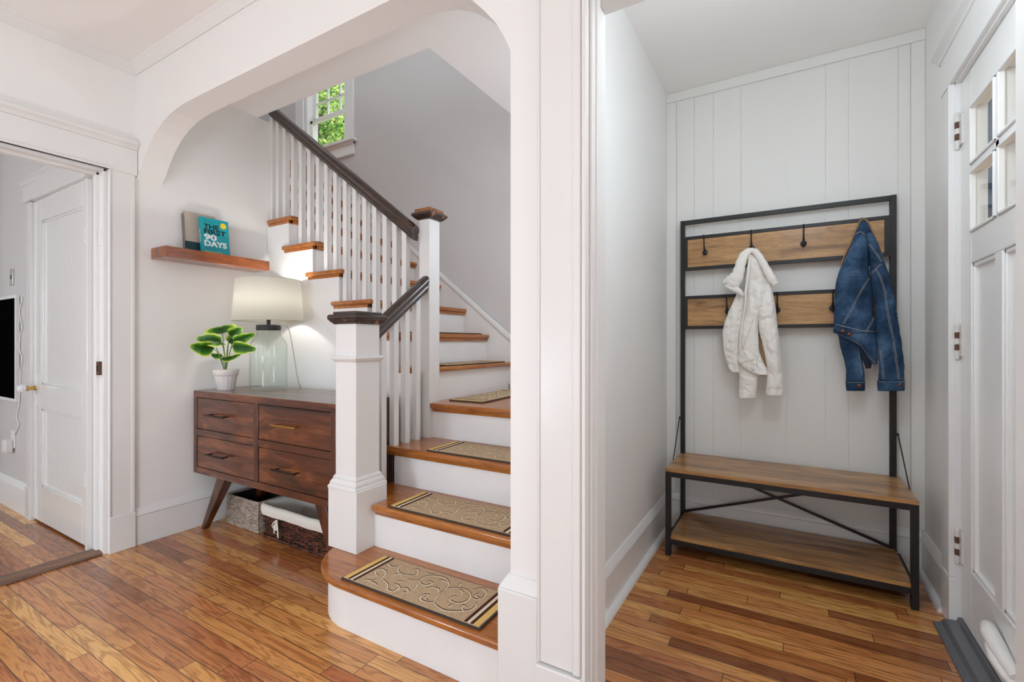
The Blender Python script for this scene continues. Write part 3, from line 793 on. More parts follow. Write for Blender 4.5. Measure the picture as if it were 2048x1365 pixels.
# ------------------------------------------------------------------ stair mats
def carpet(name, col, dark=.72):
    m, nt, p, n, l = base_mat(name)
    tc = n.new('ShaderNodeTexCoord'); t = n.new('ShaderNodeTexNoise'); t.inputs['Scale'].default_value = 420; t.inputs['Detail'].default_value = 3
    l.new(tc.outputs['Object'], t.inputs['Vector'])
    r = n.new('ShaderNodeValToRGB'); r.color_ramp.elements[0].position = .35; r.color_ramp.elements[1].position = .65
    r.color_ramp.elements[0].color = [c * dark * .8 for c in col[:3]] + [1]; r.color_ramp.elements[1].color = [min(1, c * 1.15) for c in col[:3]] + [1]
    l.new(t.outputs[0], r.inputs[0]); l.new(r.outputs[0], p.inputs['Base Color'])
    p.inputs['Roughness'].default_value = .95; p.inputs['Specular IOR Level'].default_value = .1
    b = n.new('ShaderNodeBump'); b.inputs['Strength'].default_value = .6; b.inputs['Distance'].default_value = .002
    l.new(t.outputs[0], b.inputs['Height']); l.new(b.outputs[0], p.inputs['Normal'])
    return m
MC = [carpet('mat_field', hexc(204, 176, 142), .75), carpet('mat_border', hexc(86, 74, 68), .6), carpet('mat_brown', hexc(84, 50, 40), .6),
      carpet('mat_gold', hexc(238, 200, 122), .85), carpet('mat_cream', hexc(236, 222, 192), .9)]
SCROLL = [
[(0.141, 0.142), (0.194, 0.209), (0.217, 0.333), (0.192, 0.498), (0.136, 0.56), (0.122, 0.471), (0.155, 0.373), (0.183, 0.378)],
[(0.141, 0.142), (0.181, 0.151), (0.225, 0.147), (0.256, 0.12)],
[(0.231, 0.316), (0.3, 0.231), (0.342, 0.111), (0.386, 0.111), (0.384, 0.258), (0.344, 0.302), (0.342, 0.262)],
[(0.394, 0.16), (0.405, 0.271), (0.442, 0.276), (0.467, 0.191), (0.433, 0.187)],
[(0.198, 0.889), (0.214, 0.738), (0.262, 0.618), (0.33, 0.622), (0.369, 0.711), (0.334, 0.871), (0.316, 0.796), (0.347, 0.738)],
[(0.197, 0.764), (0.172, 0.707), (0.127, 0.747), (0.13, 0.8)],
[(0.253, 0.476), (0.261, 0.573), (0.306, 0.564)],
[(0.359, 0.529), (0.405, 0.542), (0.428, 0.622), (0.434, 0.76), (0.48, 0.853), (0.539, 0.871), (0.598, 0.769), (0.622, 0.613), (0.625, 0.4), (0.653, 0.204)],
[(0.431, 0.587), (0.461, 0.52), (0.503, 0.533), (0.517, 0.631), (0.483, 0.653), (0.475, 0.609)],
[(0.445, 0.516), (0.464, 0.409), (0.473, 0.289)],
[(0.395, 0.862), (0.43, 0.831), (0.461, 0.889)],
[(0.527, 0.747), (0.553, 0.791), (0.592, 0.76)],
[(0.653, 0.204), (0.62, 0.147), (0.573, 0.156), (0.555, 0.262), (0.581, 0.324), (0.584, 0.227), (0.617, 0.178)],
[(0.522, 0.449), (0.55, 0.533), (0.592, 0.529), (0.617, 0.44)],
[(0.623, 0.436), (0.627, 0.587), (0.661, 0.702), (0.723, 0.747), (0.781, 0.662), (0.802, 0.52), (0.786, 0.391), (0.748, 0.347), (0.711, 0.387), (0.711, 0.489), (0.728, 0.502)],
[(0.786, 0.613), (0.833, 0.591), (0.859, 0.684), (0.844, 0.84), (0.798, 0.911), (0.764, 0.818)],
[(0.814, 0.756), (0.812, 0.676), (0.847, 0.649)],
[(0.653, 0.204), (0.694, 0.138), (0.752, 0.107), (0.814, 0.178), (0.866, 0.298), (0.872, 0.436), (0.855, 0.507)],
[(0.847, 0.236), (0.82, 0.284), (0.812, 0.356), (0.836, 0.342)],
[(0.687, 0.689), (0.72, 0.671), (0.734, 0.604)], [(0.753, 0.204), (0.758, 0.311)], [(0.327, 0.356), (0.334, 0.404), (0.359, 0.409)], [(0.675, 0.76), (0.661, 0.876)]]
def smooth_pl(pts, k=5):
    out = []; n_ = len(pts)
    for i in range(n_ - 1):
        p0, p1, p2, p3 = pts[max(i - 1, 0)], pts[i], pts[i + 1], pts[min(i + 2, n_ - 1)]
        for s_ in range(k):
            t = s_ / k
            out.append(tuple(.5 * (2 * b1 + (-a1 + c1) * t + (2 * a1 - 5 * b1 + 4 * c1 - d1_) * t * t + (-a1 + 3 * b1 - 3 * c1 + d1_) * t ** 3) for a1, b1, c1, d1_ in zip(p0, p1, p2, p3)))
    out.append(tuple(pts[-1])); return out
ML, MW = .64, .225
b = MB()
b.box(0, ML, 0, MW, 0, .006, 1)
b.box(0.006, ML - .006, .006, MW - .006, .005, .0085, 0)
i0 = .008
for lo_, hi_, mi in ((.000, .022, 3), (.022, .034, 2), (.034, .046, 4), (.046, .058, 2)):
    b.box(i0 + lo_, i0 + hi_, i0, MW - i0, .0075, .0092, mi)
    b.box(ML - i0 - hi_, ML - i0 - lo_, i0, MW - i0, .0075, .0092, mi)
def ribbon(b, pts, w, z, m):
    v = []; n_ = len(pts)
    for i, p in enumerate(pts):
        a = pts[max(i - 1, 0)]; c = pts[min(i + 1, n_ - 1)]
        d = Vector((c[0] - a[0], c[1] - a[1])); d = d.normalized() if d.length > 1e-9 else Vector((1, 0))
        ww = w * (.45 + .55 * sin(pi * min(1, (i + .6) / n_)))
        v += [(p[0] - d.y * ww / 2, p[1] + d.x * ww / 2, z), (p[0] + d.y * ww / 2, p[1] - d.x * ww / 2, z)]
    b.add(v, [(2 * i, 2 * i + 1, 2 * i + 3, 2 * i + 2) for i in range(n_ - 1)], m)
for cu in SCROLL:
    q = smooth_pl([(u * ML, v * MW) for u, v in cu])
    ribbon(b, [(x - .0015, y + .002) for x, y in q], .0085, .0089, 2)
    ribbon(b, [(x + .001, y - .002) for x, y in q], .0060, .0093, 4)
mat0 = b.build('stair_mat', MC, smooth=False)
LBL = ['tan scroll-patterned carpet mat on the lowest curved step', 'tan scroll-patterned carpet mat on the second step up', 'tan scroll-patterned carpet mat on the third step, beside the slim newel post',
       'tan scroll-patterned carpet mat on the landing, turned towards the upper flight', 'tan patterned carpet mat on the first tread of the upper flight, just below eye level', 'patterned mat seen edge-on on the second tread of the upper flight']
MATP = [((-1.482, 1.228, RZ), 0), ((-1.500, 1.494, 2 * RZ), 0), ((-1.505, 1.748, 3 * RZ), 0), ((-1.430, 2.125, 4 * RZ), 93), ((-1.688, 2.13, 5 * RZ), 90), ((-1.878, 2.13, 6 * RZ), 90)]
for i, (loc, rz) in enumerate(MATP):
    o = mat0 if i == 0 else mat0.copy()
    if i: COL.objects.link(o)
    if i >= 4: o.scale = (1, .86, 1)
    o.location = (loc[0], loc[1], loc[2] + .0003); o.rotation_euler = (0, 0, radians(rz))
    o['label'] = LBL[i]; o['category'] = 'mat'; o['group'] = 'patterned mats on the stair treads'
# ------------------------------------------------------------------ dresser (sideboard)
DX0, DX1, DY0, DY1, DZ0, DZ1 = -3.030, -1.788, 1.450, 1.830, .335, .817
dr = thing('dresser', 'dark walnut four-drawer dresser on slanted legs in the corner beside the stairs', 'dresser', (-2.41, 1.64, 0))
b = MB(); b.box(DX0, DX1, DY0, DY1, DZ1 - .038, DZ1); b.build('top', M_walnut, dr, bevel=.0015)
b = MB(); b.box(DX0, DX0 + .034, DY0, DY1, DZ0, DZ1 - .038); b.box(DX1 - .034, DX1, DY0, DY1, DZ0, DZ1 - .038)
b.box(DX0 + .034, DX1 - .034, DY1 - .015, DY1, DZ0, DZ1 - .038); b.box(-2.428, -2.387, DY0, DY1 - .02, DZ0 + .038, DZ1 - .038)
b.build('body', M_walnutZ, dr, bevel=.0012)
b = MB(); b.box(DX0 + .034, DX1 - .034, DY0, DY1 - .015, DZ0, DZ0 + .036); b.box(DX0 + .034, -2.428, DY0 + .001, DY1 - .02, .557, .594); b.box(-2.387, DX1 - .034, DY0 + .001, DY1 - .02, .557, .594)
b.build('rail', M_walnut, dr, bevel=.0012)
b = MB(); b.box(DX0 + .03, DX1 - .03, DY0 + .03, DY1 - .02, DZ0 + .03, DZ1 - .04); b.build('drawer_gaps', M_dark, dr, smooth=False)
for i, (x0, x1) in enumerate(((DX0 + .034, -2.428), (-2.387, DX1 - .034))):
    for j, (z0, z1) in enumerate(((.594, DZ1 - .038), (DZ0 + .036, .557))):
        g = .003
        b = MB(); b.box(x0 + g, x1 - g, DY0 + .003, DY0 + .022, z0 + g, z1 - g)
        d = b.build('drawer', M_walnut, dr, bevel=.0012)
        xc = -2.757 + (0 if i == 0 else .622); zc = .688 if j == 0 else .466
        gold = (i == 1 and j == 0)
        b = MB(); L_ = .095
        b.bar((xc - L_, DY0 - .030, zc), (xc + L_, DY0 - .030, zc), .009, .009)
        for s_ in (-1, 1): b.bar((xc + s_ * (L_ - .018), DY0 - .030, zc), (xc + s_ * (L_ - .018), DY0 + .004, zc), .007, .007)
        b.build('handle', M_brass if gold else M_bronze, d, bevel=.0015, props={'label': 'polished brass bar handle' if gold else 'dark bronze bar handle'})
def leg(xt, yt, xb, yb_):
    b = MB()
    b.hexa([(xb - .016, yb_ - .016, 0), (xb + .016, yb_ - .016, 0), (xb + .016, yb_ + .016, 0), (xb - .016, yb_ + .016, 0)],
           [(xt - .040, yt - .030, DZ0), (xt + .045, yt - .030, DZ0), (xt + .045, yt + .025, DZ0), (xt - .040, yt + .025, DZ0)])
    b.build('leg', M_walnutZ, dr, bevel=.003)
leg(-2.775, 1.50, -2.985, 1.492); leg(-2.775, 1.77, -2.985, 1.79)
leg(-1.925, 1.50, -1.822, 1.50); leg(-1.925, 1.77, -1.822, 1.79)

# ------------------------------------------------------------------ baskets under the dresser
def rrect(x0, x1, y0, y1, r, n=5):
    pts = []
    for cx, cy, a0 in ((x1 - r, y1 - r, 0), (x0 + r, y1 - r, 90), (x0 + r, y0 + r, 180), (x1 - r, y0 + r, 270)):
        for k in range(n + 1):
            a = radians(a0 + 90 * k / n); pts.append((cx + r * cos(a), cy + r * sin(a)))
    return pts
def resample(pts, step):
    out = []; n_ = len(pts); acc = 0; L_ = 0
    seg = [(Vector(pts[i]), Vector(pts[(i + 1) % n_])) for i in range(n_)]
    tot = sum((q - p).length for p, q in seg); N = max(8, int(tot / step)); st = tot / N; t = 0
    for p, q in seg:
        d = (q - p).length
        while t < d - 1e-9:
            out.append(p.lerp(q, t / d)); t += st
        t -= d
    return out
def weave(b, x0, x1, y0, y1, z0, z1, r, rows, rad, step, amp, m=0, taper=0.0, rad_y=.8):
    for i in range(rows):
        t = (i + .5) / rows; z = z0 + (z1 - z0) * t; e = taper * (1 - t)
        P = resample(rrect(x0 + e, x1 - e, y0 + e, y1 - e, r), step)
        n_ = len(P) // 2 * 2; P = P[:n_] if n_ <= len(P) else P
        pts = []
        for k, p in enumerate(P):
            a = P[k - 1]; c = P[(k + 1) % len(P)]; d = (c - a).normalized()
            s_ = amp if (k + i) % 2 else -amp
            pts.append((p.x + d.y * s_, p.y - d.x * s_, z + rad * .25 * sin(k * 1.7 + i)))
        b.tube(pts, rad, 6, m, closed=True)
def wick(name, a, c, e, sc_=75):
    m, nt, p, n, l = base_mat(name)
    tc = n.new('ShaderNodeTexCoord'); t = n.new('ShaderNodeTexNoise'); t.inputs['Scale'].default_value = sc_; t.inputs['Detail'].default_value = 5
    mp = n.new('ShaderNodeMapping'); mp.inputs['Scale'].default_value = (.5, .5, 3)
    l.new(tc.outputs['Object'], mp.inputs[0]); l.new(mp.outputs[0], t.inputs['Vector'])
    r = n.new('ShaderNodeValToRGB'); r.color_ramp.elements[0].position = .32; r.color_ramp.elements[0].color = a; r.color_ramp.elements[1].position = .70; r.color_ramp.elements[1].color = e
    k = r.color_ramp.elements.new(.5); k.color = c
    l.new(t.outputs[0], r.inputs[0]); l.new(r.outputs[0], p.inputs['Base Color']); p.inputs['Roughness'].default_value = .5
    return m
M_grass = wick('woven_seagrass', hexc(110, 92, 78), hexc(164, 148, 134), hexc(206, 196, 184))
M_wicker = wick('dark_wicker', hexc(30, 16, 11), hexc(66, 36, 24), hexc(140, 80, 52), 42)
bk = thing('woven_basket', 'small open grey woven rope basket on the floor under the dresser', 'basket', (-2.79, 1.72, 0))
gx0, gx1, gy0, gy1, gh = -2.955, -2.640, 1.605, 1.850, .172
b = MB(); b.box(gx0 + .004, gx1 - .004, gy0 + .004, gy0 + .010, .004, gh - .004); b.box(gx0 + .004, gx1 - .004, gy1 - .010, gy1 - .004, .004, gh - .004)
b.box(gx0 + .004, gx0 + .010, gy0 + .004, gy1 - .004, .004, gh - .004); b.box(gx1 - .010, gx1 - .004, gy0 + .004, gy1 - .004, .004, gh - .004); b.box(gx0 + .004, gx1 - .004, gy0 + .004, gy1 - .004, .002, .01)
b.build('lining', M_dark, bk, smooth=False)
b = MB(); weave(b, gx0, gx1, gy0, gy1, .004, gh, .006, 26, .0040, .012, .0012)
b.build('weave', M_grass, bk, angle=80)
b = MB()
P = rrect(gx0, gx1, gy0, gy1, .008); b.tube([(p[0], p[1], gh + .002) for p in P], .0055, 8, closed=True); b.tube([(p[0], p[1], .005) for p in P], .005, 8, closed=True)
for cx, cy in ((gx0, gy0), (gx1, gy0), (gx0, gy1), (gx1, gy1)): b.tube([(cx, cy, .004), (cx, cy, gh)], .005, 8)
b.build('rim', M_grass, bk, angle=80)
bk = thing('wicker_basket', 'dark brown wicker basket with white cloth liner and tied bow under the dresser', 'basket', (-2.22, 1.72, 0))
wx0, wx1, wy0, wy1, wh = -2.585, -1.860, 1.590, 1.86, .175
b = MB(); weave(b, wx0, wx1, wy0, wy1, .016, wh, .035, 14, .0068, .019, .0046, taper=.012)
for p in resample(rrect(wx0 + .006, wx1 - .006, wy0 + .006, wy1 - .006, .03), .034): b.tube([(p.x, p.y, .004), (p.x, p.y, wh)], .004, 6)
b.build('weave', M_wicker, bk, angle=80)
b = MB(); P = resample(rrect(wx0, wx1, wy0, wy1, .035), .010)
for ph in (0, 2.1, 4.2): b.tube([(p.x, p.y, .010 + .006 * sin(k * .9 + ph)) for k, p in enumerate(P)], .0045, 6, closed=True)
b.build('braided_foot', M_wicker, bk, angle=80)
b = MB(); b.box(wx0 + .03, wx1 - .03, wy0 + .03, wy1 - .03, .006, .014); b.build('base', M_wicker, bk)
M_cloth = plain('liner_cloth', hexc(232, 228, 218), .85, bump=.3, bscale=60)
def liner():
    b = MB(); P = resample(rrect(wx0, wx1, wy0, wy1, .038), .018); n_ = len(P); v = []; prof = [(.013, wh - .042), (.019, wh - .020), (.018, wh + .002), (.009, wh + .015), (-.006, wh + .012), (-.018, wh - .01), (-.022, .09), (-.024, .02)]
    for o_, z in prof:
        for k, p in enumerate(P):
            a = P[k - 1]; c = P[(k + 1) % n_]; d = (c - a).normalized()
            w_ = .0035 * noise.noise(Vector((p.x * 14, p.y * 14, z * 9)))
            v.append((p.x + d.y * (o_ + w_), p.y - d.x * (o_ + w_), z + .006 * noise.noise(Vector((p.x * 9, p.y * 9, 3))) ))
    m_ = len(prof)
    b.add(v, [(i * n_ + k, i * n_ + (k + 1) % n_, (i + 1) * n_ + (k + 1) % n_, (i + 1) * n_ + k) for i in range(m_ - 1) for k in range(n_)])
    return b.build('cloth_liner', M_cloth, bk, angle=80)
liner()
b = MB()
bx_, by_, bz_ = -2.405, 1.568, .128
b.tube([(bx_, by_, bz_), (bx_ - .018, by_ - .006, bz_ - .008), (bx_ - .036, by_ - .006, bz_ - .030), (bx_ - .030, by_ - .005, bz_ - .040), (bx_ - .010, by_ - .004, bz_ - .018), (bx_, by_ - .002, bz_ - .003)], .0042, 6)
b.tube([(bx_, by_, bz_), (bx_ + .010, by_ - .007, bz_ - .020), (bx_ + .006, by_ - .008, bz_ - .045), (bx_ - .008, by_ - .008, bz_ - .050), (bx_ - .006, by_ - .006, bz_ - .028), (bx_, by_ - .003, bz_ - .004)], .0042, 6)
b.tube([(bx_, by_ - .002, bz_), (bx_ - .014, by_ - .008, bz_ - .03), (bx_ - .012, by_ - .008, bz_ - .066)], .004, 6)
b.tube([(bx_, by_ - .002, bz_), (bx_ + .016, by_ - .008, bz_ - .03), (bx_ + .022, by_ - .008, bz_ - .085)], .004, 6)
b.lathe([(.001, -.008), (.007, -.004), (.008, 0), (.007, .005), (.001, .008)], (bx_, by_ - .004, bz_), 10)
b.build('bow', M_cloth, bk, angle=80)

# ------------------------------------------------------------------ wall shelf with books
sh = MB(); sh.box(XL + .001, -2.900, 1.249, 1.838, 1.562, 1.622)
sh.build('wall_shelf', M_shelf, bevel=.001, props=tagged('reddish-brown floating wooden shelf on the left wall above the dresser', 'shelf'))
ZS = 1.622
def leaning(parent, parts, foot_x, tilt):
    """parts are built flat-on: local x = depth from the front face back, y along the shelf, z up; then tilted about the foot"""
    for b, nm, mt, bev, par, props in parts:
        ca, sa = cos(tilt), sin(tilt)
        b.v = [(foot_x - (x * ca + z * sa), y, ZS + .0005 + (z * ca - x * sa) + .012 * sin(tilt)) for x, y, z in b.v]
        b.f = [tuple(f[::-1]) for f in b.f]
        yield b.build(nm, mt, par() if callable(par) else par, bevel=bev, props=props)
nb = thing('spiral_notebook', 'beige and dark green spiral notebook leaning on the wall behind the teal book', 'notebook', (-2.99, 1.49, ZS))
M_kraft = plain('notebook_cover', hexc(190, 178, 164), .6, bump=.1, bscale=200); M_teald = plain('notebook_band', hexc(22, 62, 70), .5)
M_paper = plain('paper', hexc(236, 232, 222), .8); M_wire = plain('wire', hexc(70, 62, 58), .4, .5)
p1 = MB(); p1.box(0, .002, 1.404, 1.580, .068, .246)
p2 = MB(); p2.box(-.0002, .002, 1.404, 1.580, 0, .0685)
p3 = MB(); p3.box(.002, .009, 1.407, 1.577, .003, .243)
p4 = MB(); p4.box(.009, .011, 1.404, 1.580, 0, .246)
p5 = MB()
for k in range(36):
    z = .010 + k * .0062
    p5.tube([(.0055 + .0085 * cos(a), 1.402 + .0085 * sin(a) * .9, z + .001 * sin(a)) for a in [2 * pi * j / 8 for j in range(8)]], .0009, 4, closed=True)
list(leaning(nb, [(p1, 'cover', M_kraft, .0004, nb, None), (p2, 'cover_band', M_teald, .0004, nb, {'label': 'dark green lower band of the cover'}), (p3, 'pages', M_paper, 0, nb, None), (p4, 'back_cover', M_kraft, 0, nb, None), (p5, 'spiral_binding', M_wire, 0, nb, None)], -3.022, radians(6)))
tb = thing('paperback_book', 'teal paperback book with black and white title lettering standing on the shelf', 'book', (-2.96, 1.58, ZS))
M_teal = plain('book_teal', hexc(0, 160, 172), .35, coat=.3); M_ink = plain('ink_black', hexc(14, 24, 28), .5); M_white = plain('ink_white', hexc(246, 246, 244), .5); M_yel = plain('ink_yellow', hexc(250, 214, 20), .5); M_gold = plain('ink_gold', hexc(216, 190, 96), .5)
BY0, BW_, BH_ = 1.475, .163, .224
q1 = MB(); q1.box(0, .0008, BY0, BY0 + BW_, 0, BH_); q1.box(.0172, .018, BY0, BY0 + BW_, 0, BH_); q1.box(0, .018, BY0 - .0008, BY0 + .0002, 0, BH_)
q2 = MB(); q2.box(.0008, .0172, BY0, BY0 + BW_ - .002, .001, BH_ - .001)
def text_mb(body, size, y, z, thick=.0, width=None, spine=False):
    cu = bpy.data.curves.new('t', 'FONT'); cu.body = body; cu.size = size; cu.offset = thick; cu.resolution_u = 3; cu.fill_mode = 'FRONT'
    ob = bpy.data.objects.new('t', cu); COL.objects.link(ob)
    bpy.context.view_layer.update()
    me = bpy.data.meshes.new_from_object(ob.evaluated_get(bpy.context.evaluated_depsgraph_get()))
    xs = [v.co.x for v in me.vertices]; w0 = max(xs) - min(xs); x_0 = min(xs); k = (width / w0) if width else 1
    b = MB()
    if spine: b.add([(y + v.co.y, BY0 - .0011, z - (v.co.x - x_0) * k) for v in me.vertices], [tuple(p.vertices) for p in me.polygons])
    else: b.add([(-.0004, y + (v.co.x - x_0) * k, z + v.co.y) for v in me.vertices], [tuple(p.vertices) for p in me.polygons])
    bpy.data.objects.remove(ob); bpy.data.meshes.remove(me); bpy.data.curves.remove(cu)
    return b
def join(*bs):
    r = MB()
    for q in bs: r.add(q.v, q.f)
    return r
blk = join(text_mb('THE', .039, BY0 + .018, .158, .0014, .087), text_mb('FIRST', .039, BY0 + .018, .127, .0014, .126))
sml = join(text_mb('INTERNATIONAL BESTSELLER', .0055, BY0 + .018, .197, 0, .06))
sub_ = join(text_mb('Proven Strategies for Getting Up to Speed', .006, BY0 + .018, .040, 0, .125), text_mb('Faster and Smarter', .006, BY0 + .018, .031, 0, .06))
wht = join(text_mb('90', .047, BY0 + .016, .090, .0018, .073), text_mb('DAYS', .045, BY0 + .016, .052, .0018, .130), text_mb('90 DAYS', .013, .0035, .150, .0003, .075, True))
gld = text_mb('MICHAEL D. WATKINS', .0095, BY0 + .016, .014, .0002, .100)
yel = MB(); yc_, zc_ = BY0 + .132, .190; yel.add([(-.0004, yc_, zc_)] + [(-.0004, yc_ + .018 * cos(2 * pi * k / 28), zc_ + .018 * sin(2 * pi * k / 28)) for k in range(28)], [(0, 1 + k, 1 + (k + 1) % 28) for k in range(28)])
list(leaning(tb, [(q1, 'cover', M_teal, 0, tb, None), (q2, 'pages', M_paper, 0, tb, None), (blk, 'title_lettering', M_ink, 0, tb, None), (sml, 'small_lettering', M_ink, 0, tb, None), (sub_, 'subtitle_lettering', M_ink, 0, tb, None), (wht, 'white_lettering', M_white, 0, tb, None), (gld, 'gold_lettering', M_gold, 0, tb, None), (yel, 'yellow_seal', M_yel, 0, tb, None)], -2.985, radians(7)))

# ------------------------------------------------------------------ table lamp
LX, LY = -2.725, 1.722
lamp = thing('table_lamp', 'lit table lamp with a clear glass jar base and cream drum shade on the dresser', 'lamp', (LX, LY, DZ1))
jar_o = [(.088, .0005), (.099, .003), (.1035, .010), (.1035, .262), (.101, .275), (.094, .290), (.082, .308), (.071, .324), (.066, .336), (.065, .362)]
jar_i = [(r - .0035, z) for r, z in jar_o[::-1][:-2]] + [(.096, .012), (.02, .009)]
M_jar, nt, p, n, l = base_mat('jar_glass')
p.inputs['Base Color'].default_value = (.90, .95, .92, 1); p.inputs['Roughness'].default_value = 0.02; p.inputs['Transmission Weight'].default_value = 1; p.inputs['IOR'].default_value = 1.35
trn = n.new('ShaderNodeBsdfTransparent'); trn.inputs[0].default_value = (.965, .985, .97, 1)
glo = n.new('ShaderNodeBsdfGlossy'); glo.inputs['Roughness'].default_value = .03
jf, lw = facing_factor(n, l, .7, .02)
tcj = n.new('ShaderNodeTexCoord'); nj = n.new('ShaderNodeTexNoise'); nj.inputs['Scale'].default_value = 9; l.new(tcj.outputs['Object'], nj.inputs['Vector'])
bj = n.new('ShaderNodeBump'); bj.inputs['Strength'].default_value = .25; bj.inputs['Distance'].default_value = .01; l.new(nj.outputs[0], bj.inputs['Height']); l.new(bj.outputs[0], glo.inputs['Normal']); l.new(bj.outputs[0], lw.inputs['Normal'])
mj = n.new('ShaderNodeMixShader'); mm = n.new('ShaderNodeMath'); mm.operation = 'MULTIPLY'; mm.inputs[1].default_value = .5
l.new(jf, mj.inputs[0]); l.new(trn.outputs[0], mj.inputs[1]); l.new(glo.outputs[0], mj.inputs[2]); l.new(mj.outputs[0], n['Material Output'].inputs['Surface'])
b = MB(); b.lathe(jar_o + jar_i, (LX, LY, DZ1), 56); b.build('glass_jar', M_jar, lamp, angle=60)
b = MB(); b.lathe([(.067, .355), (.068, .358), (.068, .384), (.066, .387), (.012, .388)], (LX, LY, DZ1), 40); b.lathe([(.066, .356), (.001, .356)], (LX, LY, DZ1), 40)
b.build('lid', M_black, lamp, bevel=.0005)
b = MB(); b.lathe([(.011, .386), (.011, .430), (.016, .431), (.016, .470), (.001, .471)], (LX, LY, DZ1), 20); b.build('socket', M_black, lamp)
em, nt, p, n, l = base_mat('bulb_glow'); p.inputs['Emission Color'].default_value = (1, .95, .84, 1); p.inputs['Emission Strength'].default_value = 12
b = MB(); b.lathe([(.012, .468), (.016, .480), (.030, .505), (.032, .522), (.025, .545), (.001, .556)], (LX, LY, DZ1), 20); b.build('bulb', em, lamp)
msh, nt, p, n, l = base_mat('shade_fabric')
p.inputs['Base Color'].default_value = hexc(248, 246, 236); p.inputs['Roughness'].default_value = .9
tl = n.new('ShaderNodeBsdfTranslucent'); tl.inputs[0].default_value = (1, .99, .95, 1)
ms = n.new('ShaderNodeMixShader'); ms.inputs[0].default_value = .75
l.new(p.outputs[0], ms.inputs[1]); l.new(tl.outputs[0], ms.inputs[2]); l.new(ms.outputs[0], n['Material Output'].inputs['Surface'])
b = MB()
sz0, sz1 = .412, .660
b.lathe([(.196, sz0), (.177, sz1)], (LX, LY, DZ1), 64); b.f = [f for f in b.f if len(f) == 4]; b.m = [0] * len(b.f)
sho = b.build('lamp_shade', msh, lamp, angle=80)
sd = sho.modifiers.new('solid', 'SOLIDIFY'); sd.thickness = .0012
M_srim = plain('shade_rim', hexc(214, 208, 186), .8)
for r_, z_ in ((.1965, sz0 + .001), (.1775, sz1 - .001)):
    b = MB(); b.tube([(LX + r_ * cos(a), LY + r_ * sin(a), DZ1 + z_) for a in [2 * pi * k / 64 for k in range(64)]], .0018, 6, closed=True)
    b.build('shade_rim', M_srim, sho, angle=80)
b = MB()
for k in range(3):
    a = 2 * pi * k / 3 + .3; b.tube([(LX, LY, DZ1 + sz1 - .02), (LX + .176 * cos(a), LY + .176 * sin(a), DZ1 + sz1 - .004)], .0018, 6)
b.tube([(LX + .02 * cos(a), LY + .02 * sin(a), DZ1 + .45 + .0) for a in (0,)] + [(LX + .045, LY, DZ1 + .52), (LX + .03, LY, DZ1 + .61), (LX, LY, DZ1 + sz1 - .02)], .0018, 6)
b.build('harp', M_bronze, lamp)
b = MB()
b.tube(smooth_pl([(LX + .01, LY + .01, DZ1 + .389), (LX + .045, LY + .045, DZ1 + .400), (LX + .078, LY + .078, DZ1 + .365), (LX + .095, LY + .10, DZ1 + .22), (LX + .10, LY + .125, DZ1 + .06), (LX + .10, LY + .150, DZ1 - .05), (LX + .1, LY + .165, .4), (LX + .1, LY + .17, .22)]), .0028, 6)
b.build('power_cord', plain('clear_cord', hexc(170, 168, 160), .3, coat=.5), lamp, angle=80)
pl = bpy.data.lights.new('table_lamp_light', 'POINT'); pl.energy = 11; pl.color = (1, .98, .93); pl.shadow_soft_size = .03
po = bpy.data.objects.new('table_lamp_light', pl); COL.objects.link(po); po.location = (LX, LY, DZ1 + .545)

# ------------------------------------------------------------------ potted plant
PX, PY = -2.915, 1.572
pot = thing('potted_plant', 'small artificial hosta with variegated leaves in a white ribbed pot on the dresser', 'plant', (PX, PY, DZ1))
b = MB(); nrib = 16
def ribf(a): return 1 - .035 * abs(sin(a * nrib / 2)) ** .5
b.lathe([(.0465, 0), (.049, .003), (.062, .082), (.0635, .085)], (PX, PY, DZ1), 96, sq=ribf)
b.f = [f for f in b.f if len(f) == 4 or f[0] > f[-1]]
b.m = [0] * len(b.f)
b.lathe([(.0635, .085), (.0675, .089), (.0705, .120), (.0708, .1225), (.0675, .1225), (.064, .105), (.001, .103)], (PX, PY, DZ1), 64)
b.build('pot', plain('glazed_white', hexc(232, 229, 225), .15, coat=.8), pot, angle=50)
M_leaf, nt, p, n, l = base_mat('variegated_leaf')
uvn = n.new('ShaderNodeVertexColor'); uvn.layer_name = 'edge'
r = n.new('ShaderNodeValToRGB'); e = r.color_ramp.elements
e[0].position = 0; e[0].color = hexc(22, 66, 14); e[1].position = .93; e[1].color = hexc(232, 240, 120)
k = e.new(.45); k.color = hexc(44, 104, 18); k = e.new(.78); k.color = hexc(112, 174, 40); k = e.new(.86); k.color = hexc(222, 232, 110)
tc = n.new('ShaderNodeTexCoord'); tn = n.new('ShaderNodeTexNoise'); tn.inputs['Scale'].default_value = 35; l.new(tc.outputs['Object'], tn.inputs['Vector'])
ma = n.new('ShaderNodeMath'); ma.operation = 'MULTIPLY_ADD'; ma.inputs[1].default_value = .35; l.new(tn.outputs[0], ma.inputs[0])
mb_ = n.new('ShaderNodeMath'); mb_.operation = 'SUBTRACT'; mb_.inputs[1].default_value = .17
sc_ = n.new('ShaderNodeSeparateColor'); l.new(uvn.outputs[0], sc_.inputs[0]); l.new(sc_.outputs[0], mb_.inputs[0]); l.new(mb_.outputs[0], ma.inputs[2]); l.new(ma.outputs[0], r.inputs[0])
l.new(r.outputs[0], p.inputs['Base Color']); p.inputs['Roughness'].default_value = .35
tl = n.new('ShaderNodeBsdfTranslucent'); l.new(r.outputs[0], tl.inputs[0]); ms = n.new('ShaderNodeMixShader'); ms.inputs[0].default_value = .3
l.new(p.outputs[0], ms.inputs[1]); l.new(tl.outputs[0], ms.inputs[2]); l.new(ms.outputs[0], n['Material Output'].inputs['Surface'])
